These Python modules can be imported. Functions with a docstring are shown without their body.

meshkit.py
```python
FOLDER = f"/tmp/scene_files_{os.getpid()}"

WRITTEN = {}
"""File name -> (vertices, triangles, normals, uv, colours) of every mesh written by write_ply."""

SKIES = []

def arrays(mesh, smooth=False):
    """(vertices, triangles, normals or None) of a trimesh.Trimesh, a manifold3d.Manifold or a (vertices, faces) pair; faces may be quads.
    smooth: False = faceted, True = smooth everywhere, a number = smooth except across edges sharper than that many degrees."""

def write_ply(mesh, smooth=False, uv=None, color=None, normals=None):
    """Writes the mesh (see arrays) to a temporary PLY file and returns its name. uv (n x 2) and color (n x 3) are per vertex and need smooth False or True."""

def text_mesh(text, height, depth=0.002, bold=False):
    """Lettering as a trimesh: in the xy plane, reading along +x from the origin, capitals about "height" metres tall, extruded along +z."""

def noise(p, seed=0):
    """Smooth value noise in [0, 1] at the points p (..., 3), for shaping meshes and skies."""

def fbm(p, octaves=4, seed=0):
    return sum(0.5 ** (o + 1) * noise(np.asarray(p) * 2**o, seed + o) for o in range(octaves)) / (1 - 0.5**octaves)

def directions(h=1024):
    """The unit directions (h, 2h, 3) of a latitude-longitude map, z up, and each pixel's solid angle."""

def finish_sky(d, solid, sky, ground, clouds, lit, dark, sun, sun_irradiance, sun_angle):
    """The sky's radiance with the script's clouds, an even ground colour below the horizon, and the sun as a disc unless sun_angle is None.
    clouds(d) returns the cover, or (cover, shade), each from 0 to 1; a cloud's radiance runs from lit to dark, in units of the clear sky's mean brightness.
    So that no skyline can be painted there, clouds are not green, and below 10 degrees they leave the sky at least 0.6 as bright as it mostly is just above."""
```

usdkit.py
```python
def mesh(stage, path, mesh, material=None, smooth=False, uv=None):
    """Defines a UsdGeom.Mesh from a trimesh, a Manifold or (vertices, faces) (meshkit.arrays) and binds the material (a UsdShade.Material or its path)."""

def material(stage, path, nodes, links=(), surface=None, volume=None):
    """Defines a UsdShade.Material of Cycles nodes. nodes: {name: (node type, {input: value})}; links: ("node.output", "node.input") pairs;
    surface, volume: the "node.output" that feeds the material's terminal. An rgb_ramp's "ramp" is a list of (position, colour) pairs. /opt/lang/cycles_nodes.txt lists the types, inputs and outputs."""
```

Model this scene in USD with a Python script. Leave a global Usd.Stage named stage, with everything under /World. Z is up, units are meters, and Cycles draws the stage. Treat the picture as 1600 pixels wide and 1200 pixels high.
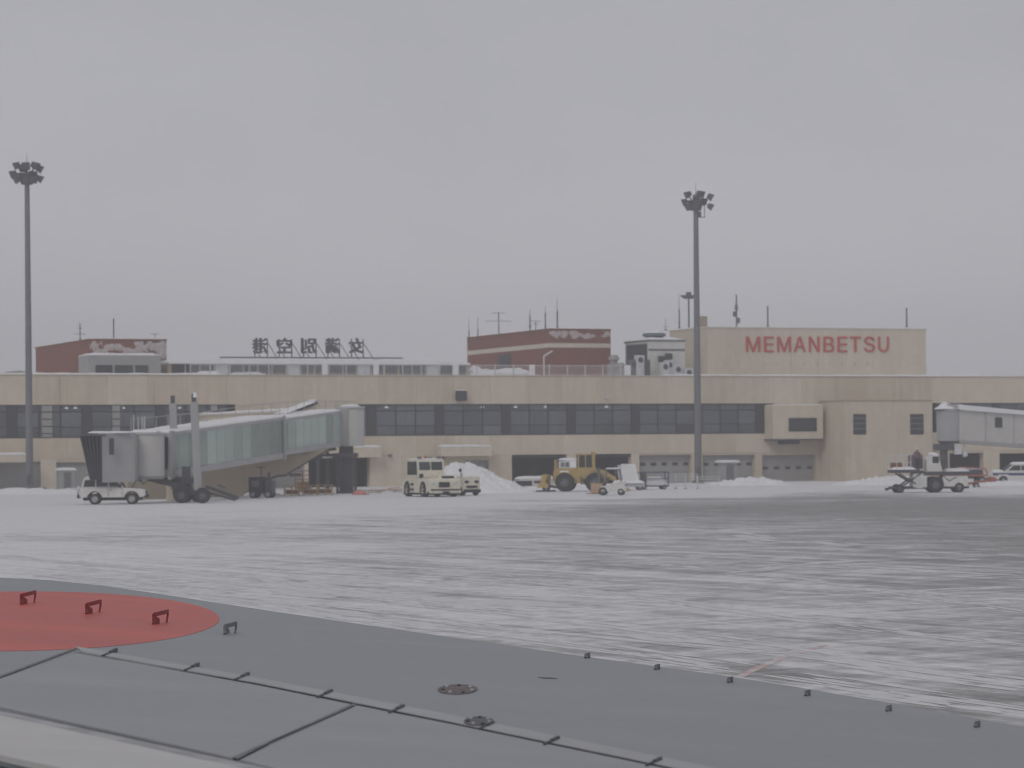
import math, numpy as np, trimesh
from shapely.geometry import Polygon, box as sbox, LineString
from shapely.ops import unary_union
from pxr import Usd, UsdGeom, UsdLux, UsdShade, Gf, Sdf
import usdkit, meshkit

stage = Usd.Stage.CreateInMemory()
UsdGeom.SetStageUpAxis(stage, "Z")
UsdGeom.SetStageMetersPerUnit(stage, 1.0)
UsdGeom.Xform.Define(stage, "/World")
UsdGeom.Scope.Define(stage, "/World/Looks")
rng = np.random.default_rng(7)

# ------------------------------------------------------------------ camera
FPX, CX, CY, ROLL, EYE = 4500.0, 800.0, 705.0, math.radians(0.5), 3.5   # lens in photo pixels, horizon, roll, eye height
cr, sr = math.cos(ROLL), math.sin(ROLL)
cam = UsdGeom.Camera.Define(stage, "/World/camera")
cam.AddTransformOp().Set(Gf.Matrix4d(cr, 0, -sr, 0, sr, 0, cr, 0, 0, -1, 0, 0, 0, 0, EYE, 1))
cam.CreateHorizontalApertureAttr(36.0)
cam.CreateFocalLengthAttr(36.0 * FPX / 1600)
cam.CreateVerticalApertureOffsetAttr(36.0 * 105 / 1600)
cam.CreateClippingRangeAttr(Gf.Vec2f(0.5, 5000))
cam.CreateFStopAttr(4.8)
cam.CreateFocusDistanceAttr(30.0)
cam.CreateExposureAttr(-0.08)

# ------------------------------------------------------------------ sky and sun behind the snow cloud
SUN_EL, SUN_ROT = math.radians(38), math.radians(205)
usdkit.material(stage, "/World/Looks/sky", {
    "tc": ("texture_coordinate", {}),
    "sep": ("separate_xyz", {}),
    "grad": ("rgb_ramp", {"ramp": [(0.0, (4.0, 3.95, 4.24)), (0.04, (4.0, 3.95, 4.24)), (0.10, (3.45, 3.40, 3.66)), (0.16, (3.1, 3.05, 3.29)), (0.3, (2.95, 2.92, 3.11)), (1.0, (2.9, 2.87, 3.06))]}),
    "mp": ("mapping", {"scale": (1.0, 1.0, 2.2)}),
    "n": ("noise_texture", {"scale": 5.0, "detail": 4.0, "roughness": 0.5}),
    "nr": ("map_range", {"value": 0.5, "from_min": 0.3, "from_max": 0.7, "to_min": 0.95, "to_max": 1.05}),
    "cl": ("mix_color", {"blend_type": "multiply", "fac": 1.0, "use_clamp": False}),
    "sky": ("sky_texture", {"sky_type": "single_scattering", "sun_disc": False, "sun_elevation": SUN_EL, "sun_rotation": SUN_ROT}),
    "mix": ("mix_color", {"fac": 0.97, "use_clamp": False}),
    "bg": ("background_shader", {"strength": 0.15}),
}, [("tc.generated", "sep.vector"), ("sep.z", "grad.fac"), ("tc.generated", "mp.vector"), ("mp.vector", "n.vector"), ("n.fac", "nr.value"),
    ("grad.color", "cl.a"), ("nr.result", "cl.b"), ("sky.color", "mix.a"), ("cl.result", "mix.b"), ("mix.result", "bg.color")], surface="bg.background")
dome = UsdLux.DomeLight.Define(stage, "/World/sky")
UsdShade.MaterialBindingAPI.Apply(dome.GetPrim()).Bind(UsdShade.Material.Get(stage, "/World/Looks/sky"))
dome.GetPrim().SetCustomDataByKey("kind", "structure")
sun = UsdLux.DistantLight.Define(stage, "/World/sun")
sun.CreateNormalizeAttr(True)
sun.CreateIntensityAttr(0.2)
sun.CreateAngleAttr(25.0)
sun.CreateColorAttr(Gf.Vec3f(1.0, 0.97, 0.93))
sun.AddRotateXYZOp().Set(Gf.Vec3f(90 - math.degrees(SUN_EL), 0, 180 - math.degrees(SUN_ROT)))

# ------------------------------------------------------------------ helpers
def mat(name, color, rough=0.6, var=0.12, scale=2.0, spec=0.3, metal=0.0, bump=0.0, streak=0.0, dirt=None):
    """Principled paint with procedural tone variation, optional vertical rain streaks and fine relief."""
    c = np.array(color)
    n = {"tc": ("texture_coordinate", {}), "n": ("noise_texture", {"scale": scale, "detail": 5.0, "roughness": 0.6}),
         "r": ("rgb_ramp", {"ramp": [(0.25, tuple(c * (1 - var))), (0.75, tuple(np.minimum(c * (1 + var), 0.95)))]}),
         "p": ("principled_bsdf", {"roughness": rough, "specular_ior_level": spec, "metallic": metal})}
    l = [("tc.object", "n.vector"), ("n.fac", "r.fac")]
    last = "r.color"
    if streak or dirt is not None:
        d = np.array(dirt if dirt is not None else c * 0.6)
        n["m2"] = ("mapping", {"scale": (1.6, 1.6, 0.07) if streak else (1.3, 1.3, 1.3)})
        n["n2"] = ("noise_texture", {"scale": 1.0 if streak else scale * 1.7, "detail": 6.0, "roughness": 0.65})
        n["r2"] = ("map_range", {"from_min": 0.45, "from_max": 0.8, "to_min": 0.0, "to_max": streak or 0.7, "clamp": True})
        n["x2"] = ("mix_color", {"b": tuple(d)})
        l += [("tc.object", "m2.vector"), ("m2.vector", "n2.vector"), ("n2.fac", "r2.value"), ("r2.result", "x2.fac"), (last, "x2.a")]
        last = "x2.result"
    l.append((last, "p.base_color"))
    if bump:
        n["b"] = ("bump", {"strength": bump, "distance": 0.05})
        l += [("n.fac", "b.height"), ("b.normal", "p.normal")]
    return usdkit.material(stage, "/World/Looks/" + name, n, l, surface="p.BSDF")

def glass(name, tint, clear=0.5, rough=0.05, body=0.35):
    return usdkit.material(stage, "/World/Looks/" + name, {
        "t": ("transparent_bsdf", {"color": tint}), "g": ("glossy_bsdf", {"color": (0.9, 0.9, 0.9), "roughness": rough}),
        "f": ("fresnel", {"IOR": 1.5}), "oi": ("object_info", {}), "rr": ("rgb_ramp", {"ramp": [(0.0, tuple(np.array(tint) * body * 0.55)), (1.0, tuple(np.array(tint) * body * 1.6))]}), "d": ("diffuse_bsdf", {}), "m0": ("mix_closure", {"fac": clear}), "m": ("mix_closure", {})},
        [("oi.random", "rr.fac"), ("rr.color", "d.color"), ("d.BSDF", "m0.closure1"), ("t.BSDF", "m0.closure2"), ("f.fac", "m.fac"), ("m0.closure", "m.closure1"), ("g.BSDF", "m.closure2")], surface="m.closure")

M = dict(
    beige=mat("beige_panel", (0.62, 0.545, 0.435), 0.8, 0.06, 0.5, 0.15, streak=0.4, dirt=(0.44, 0.385, 0.31)),
    beige2=mat("beige_panel_cool", (0.65, 0.575, 0.465), 0.8, 0.06, 0.6, 0.15, streak=0.35, dirt=(0.47, 0.41, 0.335)),
    beige3=mat("beige_panel_warm", (0.59, 0.51, 0.40), 0.8, 0.06, 0.6, 0.15, streak=0.45, dirt=(0.41, 0.355, 0.285)),
    tan=mat("tan_panel", (0.39, 0.325, 0.24), 0.8, 0.07, 0.5, 0.15, streak=0.3),
    brick=mat("red_brick", (0.22, 0.085, 0.06), 0.85, 0.2, 3.0, 0.15, dirt=(0.26, 0.125, 0.095)),
    snow_thin=mat("thin_driven_snow", (0.46, 0.40, 0.39), 0.9, 0.2, 2.5, 0.1, dirt=(0.62, 0.60, 0.60)),
    cream_band=mat("cream_band", (0.58, 0.53, 0.46), 0.8, 0.1, 1.0),
    snow=mat("snow", (0.79, 0.79, 0.80), 0.9, 0.06, 1.2, 0.1, bump=0.3),
    snow_dirty=mat("snow_dirty", (0.66, 0.66, 0.67), 0.9, 0.10, 1.5, 0.1, bump=0.5, dirt=(0.5, 0.49, 0.49)),
    frost=mat("frosted_metal", (0.55, 0.57, 0.58), 0.7, 0.15, 2.5, 0.2, dirt=(0.72, 0.73, 0.75)),
    dark=mat("dark_frame", (0.03, 0.031, 0.035), 0.5, 0.15, 2.0),
    pillar=mat("dark_pillar", (0.045, 0.045, 0.05), 0.6, 0.15, 1.0),
    inside=mat("dim_interior", (0.075, 0.077, 0.085), 0.9, 0.3, 0.35),
    inside_pale=mat("pale_interior", (0.30, 0.31, 0.32), 0.8, 0.1, 1.0),
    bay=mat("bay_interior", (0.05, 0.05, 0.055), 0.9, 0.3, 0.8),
    shutter=mat("grey_shutter", (0.33, 0.325, 0.315), 0.6, 0.06, 0.8, 0.3, streak=0.25, dirt=(0.24, 0.235, 0.23)),
    steel=mat("grey_steel", (0.155, 0.16, 0.175), 0.55, 0.15, 1.0, 0.3, streak=0.3),
    steel_dark=mat("dark_steel", (0.075, 0.078, 0.086), 0.55, 0.2, 2.0, 0.3),
    lamp=mat("floodlight_metal", (0.09, 0.092, 0.1), 0.5, 0.2, 3.0),
    bridge=mat("bridge_grey", (0.35, 0.35, 0.355), 0.55, 0.06, 0.8, 0.3, streak=0.2),
    bridge_lt=mat("bridge_pale", (0.52, 0.51, 0.485), 0.5, 0.05, 0.8, 0.3, streak=0.25, dirt=(0.38, 0.37, 0.35)),
    bridge_trim=mat("bridge_trim", (0.39, 0.395, 0.40), 0.55, 0.08, 0.8),
    bellows=mat("black_bellows", (0.038, 0.037, 0.045), 0.8, 0.25, 3.0),
    rubber=mat("tyre_rubber", (0.032, 0.033, 0.036), 0.85, 0.25, 6.0, dirt=(0.12, 0.12, 0.125)),
    rim=mat("wheel_rim", (0.42, 0.42, 0.43), 0.5, 0.15, 5.0, dirt=(0.2, 0.19, 0.18)),
    cream=mat("cream_paint", (0.72, 0.69, 0.57), 0.5, 0.06, 1.5, 0.4, dirt=(0.44, 0.40, 0.32)),
    white=mat("white_paint", (0.66, 0.65, 0.62), 0.45, 0.05, 1.5, 0.4, dirt=(0.45, 0.43, 0.40)),
    yellow=mat("yellow_paint", (0.46, 0.33, 0.12), 0.6, 0.12, 1.5, 0.3, dirt=(0.30, 0.25, 0.17)),
    orange=mat("orange_paint", (0.46, 0.30, 0.17), 0.6, 0.15, 2.0, dirt=(0.5, 0.4, 0.3)),
    red=mat("red_paint", (0.36, 0.10, 0.08), 0.6, 0.2, 2.0, dirt=(0.45, 0.3, 0.28)),
    red_letter=mat("red_letter", (0.54, 0.085, 0.06), 0.6, 0.12, 1.5, 0.2),
    blue=mat("blue_paint", (0.06, 0.07, 0.16), 0.5, 0.1, 2.0),
    brown=mat("brown_door", (0.22, 0.10, 0.055), 0.7, 0.12, 2.0),
    black=mat("black_plastic", (0.03, 0.03, 0.034), 0.6, 0.2, 4.0),
    amber=mat("amber_lens", (0.4, 0.12, 0.05), 0.3, 0.1, 4.0),
    skin=mat("skin", (0.42, 0.27, 0.20), 0.6, 0.05, 4.0),
    jacket=mat("grey_mauve_jacket", (0.16, 0.125, 0.14), 0.85, 0.15, 5.0),
    trousers=mat("dark_trousers", (0.06, 0.06, 0.07), 0.9, 0.15, 5.0),
    antenna=mat("antenna_metal", (0.11, 0.113, 0.12), 0.5, 0.15, 3.0),
    teal=mat("teal_platform", (0.10, 0.14, 0.16), 0.6, 0.12, 2.0),
    pane=glass("window_glass", (0.66, 0.72, 0.78), 0.80, 0.04, 0.45),
    pane_dark=glass("dark_glass", (0.20, 0.26, 0.26), 0.6, 0.04),
    pane_green=glass("green_glass", (0.62, 0.80, 0.73), 0.42, 0.06, 0.75),
)
M["tunnel_in"] = mat("tunnel_lining", (0.30, 0.40, 0.36), 0.8, 0.25, 0.5)
usdkit.material(stage, "/World/Looks/ceiling_lamp", {"e": ("emission", {"color": (1.0, 0.92, 0.8), "strength": 1.8})}, [], surface="e.emission")
M["glow"] = UsdShade.Material.Get(stage, "/World/Looks/ceiling_lamp")

class MB:
    """Collects shapes into one mesh."""
    def __init__(s): s.p = []
    def add(s, m): s.p.append(m); return s
    def box(s, x0, x1, y0, y1, z0, z1, c=0.0):
        if c:
            v = []
            for sx in (0, 1):
                for sy in (0, 1):
                    for sz in (0, 1):
                        X, Y, Z = (x0, x1)[sx], (y0, y1)[sy], (z0, z1)[sz]
                        dx, dy, dz = (c, -c)[sx], (c, -c)[sy], (c, -c)[sz]
                        v += [(X, Y + dy, Z + dz), (X + dx, Y, Z + dz), (X + dx, Y + dy, Z)]
            return s.add(trimesh.Trimesh(v).convex_hull)
        m = trimesh.creation.box([x1 - x0, y1 - y0, z1 - z0])
        m.apply_translation([(x0 + x1) / 2, (y0 + y1) / 2, (z0 + z1) / 2])
        return s.add(m)
    def bar(s, a, b, w, h=None, sides=0):
        """Square or round bar from a to b."""
        a, b = np.array(a, float), np.array(b, float)
        L = np.linalg.norm(b - a)
        if sides: m = trimesh.creation.cylinder(radius=w / 2, height=L, sections=sides)
        else: m = trimesh.creation.box([w, h or w, L])
        z = (b - a) / L
        up = np.array([0, 0, 1.0]) if abs(z[2]) < 0.95 else np.array([0, 1.0, 0])
        x = np.cross(up, z); x /= np.linalg.norm(x); y = np.cross(z, x)
        T = np.eye(4); T[:3, 0], T[:3, 1], T[:3, 2], T[:3, 3] = x, y, z, (a + b) / 2
        m.apply_transform(T)
        return s.add(m)
    def cone(s, a, b, r0, r1, n=14):
        a, b = np.array(a, float), np.array(b, float)
        z = (b - a) / np.linalg.norm(b - a)
        up = np.array([0, 0, 1.0]) if abs(z[2]) < 0.95 else np.array([0, 1.0, 0])
        x = np.cross(up, z); x /= np.linalg.norm(x); y = np.cross(z, x)
        th = np.arange(n) * 2 * np.pi / n
        ring = lambda c, r: c + r * (np.cos(th)[:, None] * x + np.sin(th)[:, None] * y)
        v = np.vstack([ring(a, r0), ring(b, r1), a[None], b[None]])
        f = []
        for i in range(n):
            j = (i + 1) % n
            f += [(i, j, n + j), (i, n + j, n + i), (2 * n, j, i), (2 * n + 1, n + i, n + j)]
        return s.add(trimesh.Trimesh(v, f, process=False))
    def ext(s, pts, axis, lo, hi):
        """Polygon pts in the plane across axis ('x': pts are (y,z), 'y': pts are (x,z), 'z': pts are (x,y)), extruded from lo to hi."""
        P = pts if isinstance(pts, Polygon) else Polygon(pts)
        if not P.is_valid: P = P.buffer(0)
        m = trimesh.creation.extrude_polygon(P, hi - lo, engine="earcut")
        v = m.vertices.copy(); a, b, c = v[:, 0], v[:, 1], v[:, 2] + lo
        m.vertices = {"x": np.c_[c, a, b], "y": np.c_[a, c, b], "z": np.c_[a, b, c]}[axis]
        if axis == "y": m.invert()
        return s.add(m)
    def get(s):
        return trimesh.util.concatenate(s.p)

names = {}
def uniq(parent, name):
    k = (parent, name); n = names.get(k, -1) + 1; names[k] = n
    return f"{parent}/{name}" + (f"_{n:03d}" if n else "")
def put(parent, name, mb, m, smooth=False, label=None, kind=None):
    """One Mesh prim under a thing, a part or /World."""
    parent = parent if isinstance(parent, str) else str(parent.GetPath())
    mesh = mb.get() if isinstance(mb, MB) else mb
    p = usdkit.mesh(stage, uniq(parent, name), mesh, M[m] if isinstance(m, str) else m, smooth).GetPrim()
    if label: p.SetCustomDataByKey("label", label)
    if kind: p.SetCustomDataByKey("kind", kind)
    return p
def tag(p, label, cat, group=None):
    p.SetCustomDataByKey("label", label); p.SetCustomDataByKey("category", cat)
    if group: p.SetCustomDataByKey("group", group)
    return p
def thing(name, label, cat, loc=(0, 0, 0), rz=0.0, group=None):
    x = UsdGeom.Xform.Define(stage, uniq("/World", name))
    x.AddTranslateOp().Set(Gf.Vec3d(*map(float, loc))); x.AddRotateZOp().Set(math.degrees(rz))
    return tag(x.GetPrim(), label, cat, group)
def copy(src, label, loc, rz=0.0, scale=None, group=None):
    x = UsdGeom.Xform.Define(stage, uniq("/World", src.GetName()))
    x.AddTranslateOp().Set(Gf.Vec3d(*map(float, loc))); x.AddRotateZOp().Set(math.degrees(rz))
    p = x.GetPrim(); p.GetReferences().AddInternalReference(src.GetPath()); p.SetInstanceable(True)
    was = src.GetCustomData()
    return tag(p, label, was["category"], group or was.get("group"))

# --- where a point of the photograph lies in the world, for a known distance or plane
def un(px, py):
    a, b = px - CX, CY - py
    return a * cr + b * sr, -a * sr + b * cr
def at(px, py, Y):
    u, v = un(px, py)
    return np.array([u / FPX * Y, Y, EYE + v / FPX * Y])
def ground_at(px, py):
    u, v = un(px, py)
    Y = EYE * FPX / -v
    return np.array([u / FPX * Y, Y, 0.0])
def gx(px, Y):
    """Ground point in column px at distance Y."""
    v = -EYE * FPX / Y
    u = (px - CX + v * sr) / cr
    return np.array([u / FPX * Y, Y, 0.0])
D0, TH = 300.0, math.radians(22.4)                # terminal face: distance on the axis, turn
ca, sa = math.cos(TH), math.sin(TH)
FACE = (0.0, D0, 0.0)
def face(px, py, d=0.0):
    """(along, height) on a plane d metres behind the terminal's face."""
    u, v = un(px, py); k = u / FPX
    t = (k * (D0 + ca * d) + sa * d) / (ca - k * sa)
    Y = D0 + sa * t + ca * d
    return t, EYE + v / FPX * Y
def ft(px, d=0.0, py=660): return face(px, py, d)[0]
def fz(px, py, d=0.0): return face(px, py, d)[1]
def fworld(t, d, z=0.0): return np.array([ca * t - sa * d, D0 + sa * t + ca * d, z])

def patchy_snow(x0, x1, y0, y1, z, seed, th=0.10, thresh=0.42, cell=0.35, k=0.9, fade=False):
    """An irregular snow crust as a mesh of noisy height on a rectangle, only where noise says so."""
    nx, ny = max(2, int((x1 - x0) / cell)), max(2, int((y1 - y0) / cell))
    X, Y = np.meshgrid(np.linspace(x0, x1, nx), np.linspace(y0, y1, ny), indexing="ij")
    n = meshkit.fbm(np.stack([X * k, Y * k, X * 0 + seed], -1), 4, seed)
    if fade: n = n - 0.22 * np.abs((Y - (y0 + y1) / 2) / (y1 - y0) * 2) ** 2 - 0.10 * (meshkit.noise(np.stack([X * .35, Y * 0, X * 0 + 9], -1), seed) - 0.3) * 2
    H = np.clip((n - thresh) * 4, 0, 1) * th
    v = np.stack([X, Y, z - 0.01 + H], -1).reshape(-1, 3)
    i, j = np.meshgrid(np.arange(nx - 1), np.arange(ny - 1), indexing="ij")
    a = i * ny + j
    q = np.stack([a, a + ny, a + ny + 1, a + 1], -1).reshape(-1, 4)
    return trimesh.Trimesh(v, np.vstack([q[:, [0, 1, 2]], q[:, [0, 2, 3]]]), process=False)
def snow_cap(x0, x1, y0, y1, z, th, seed=1, cell=None):
    """A rounded snow slab of uneven thickness sitting on a flat top."""
    cell = cell or max(0.12, min(x1 - x0, y1 - y0) / 6, (x1 - x0) / 60)
    nx, ny = max(4, int((x1 - x0) / cell)) + 1, max(4, int((y1 - y0) / cell)) + 1
    X, Y = np.meshgrid(np.linspace(x0, x1, nx), np.linspace(y0, y1, ny), indexing="ij")
    n = meshkit.fbm(np.stack([X * 0.8, Y * 0.8, X * 0 + seed * 3.1], -1), 3, seed)
    e = np.minimum(np.minimum(X - x0, x1 - X), np.minimum(Y - y0, y1 - Y))
    H = th * (0.55 + 0.9 * n) * np.sqrt(np.clip(e / max(th, 0.05), 0, 1) * 0.8 + 0.12)
    v = np.stack([X, Y, z + H], -1).reshape(-1, 3)
    i, j = np.meshgrid(np.arange(nx - 1), np.arange(ny - 1), indexing="ij"); a = i * ny + j
    f = np.stack([a, a + ny, a + ny + 1, a + 1], -1).reshape(-1, 4)
    f = np.vstack([f[:, [0, 1, 2]], f[:, [0, 2, 3]]])
    rim = list(range(0, ny)) + [k * ny + ny - 1 for k in range(1, nx)] + [(nx - 1) * ny + k for k in range(ny - 2, -1, -1)] + [k * ny for k in range(nx - 2, 0, -1)]
    b = len(v); vb = v[rim].copy(); vb[:, 2] = z
    s = [(rim[k], rim[(k + 1) % len(rim)], b + (k + 1) % len(rim)) for k in range(len(rim))] + [(rim[k], b + (k + 1) % len(rim), b + k) for k in range(len(rim))]
    return trimesh.Trimesh(np.vstack([v, vb]), np.vstack([f, s]), process=False)
def mound(w, dp, h, seed, n=40, peak=0.35, sharp=1.0):
    """A heap of ploughed snow, footprint w by dp."""
    nx, ny = n, max(12, n // 2)
    X, Y = np.meshgrid(np.linspace(-1, 1, nx), np.linspace(-1, 1, ny), indexing="ij")
    xx = np.where(X < peak * 2 - 1, (X - (peak * 2 - 1)) / (peak * 2), (X - (peak * 2 - 1)) / (2 - peak * 2))
    r = np.sqrt(xx ** 2 + Y ** 2)
    f = np.clip(1 - r, 0, 1) ** sharp
    nz = meshkit.fbm(np.stack([X * w * 0.5, Y * dp * 0.5, X * 0 + seed], -1), 4, seed)
    lump = meshkit.fbm(np.stack([X * w * 1.7, Y * dp * 1.7, X * 0 + seed + 5], -1), 3, seed + 3)
    Z = h * f * (0.66 + 0.6 * nz) + 0.55 * min(h, 1.0) * (lump - 0.42) * np.clip(f * 4, 0, 1) - 0.03
    v = np.stack([X * w / 2, Y * dp / 2, Z], -1).reshape(-1, 3)
    i, j = np.meshgrid(np.arange(nx - 1), np.arange(ny - 1), indexing="ij"); a = i * ny + j
    q = np.stack([a, a + ny, a + ny + 1, a + 1], -1).reshape(-1, 4)
    return trimesh.Trimesh(v, np.vstack([q[:, [0, 1, 2]], q[:, [0, 2, 3]]]), process=False)
def wheel(parent, x, y, r, w, side=1, rim=0.58, name="wheel", seg=28, rm="rim"):
    """A tyre with rounded shoulders and a dished rim, axle along y; side = +1 shows its face to +y."""
    prof = [(r * rim, -w / 2), (r * 0.93, -w / 2), (r, -w * 0.32), (r, w * 0.32), (r * 0.93, w / 2), (r * rim, w / 2)]
    t = trimesh.creation.revolve(np.array(prof + [prof[0]]), sections=seg)
    R = trimesh.transformations.rotation_matrix(-math.pi / 2, [1, 0, 0])
    t.apply_transform(R); t.apply_translation([x, y, r])
    wp = put(parent, name, t, "rubber", 40)
    d = trimesh.creation.revolve(np.array([(0, -w * 0.3), (r * rim, -w * 0.3), (r * rim, w * 0.42), (r * rim * 0.85, w * 0.45), (r * rim * 0.75, w * 0.2), (r * 0.2, w * 0.25), (r * 0.16, w * 0.38), (0, w * 0.38)]), sections=seg)
    d.apply_transform(trimesh.transformations.rotation_matrix(-math.pi / 2 * side, [1, 0, 0])); d.apply_translation([x, y, r])
    put(wp, "rim", d, rm, 40)
    return wp

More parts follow.
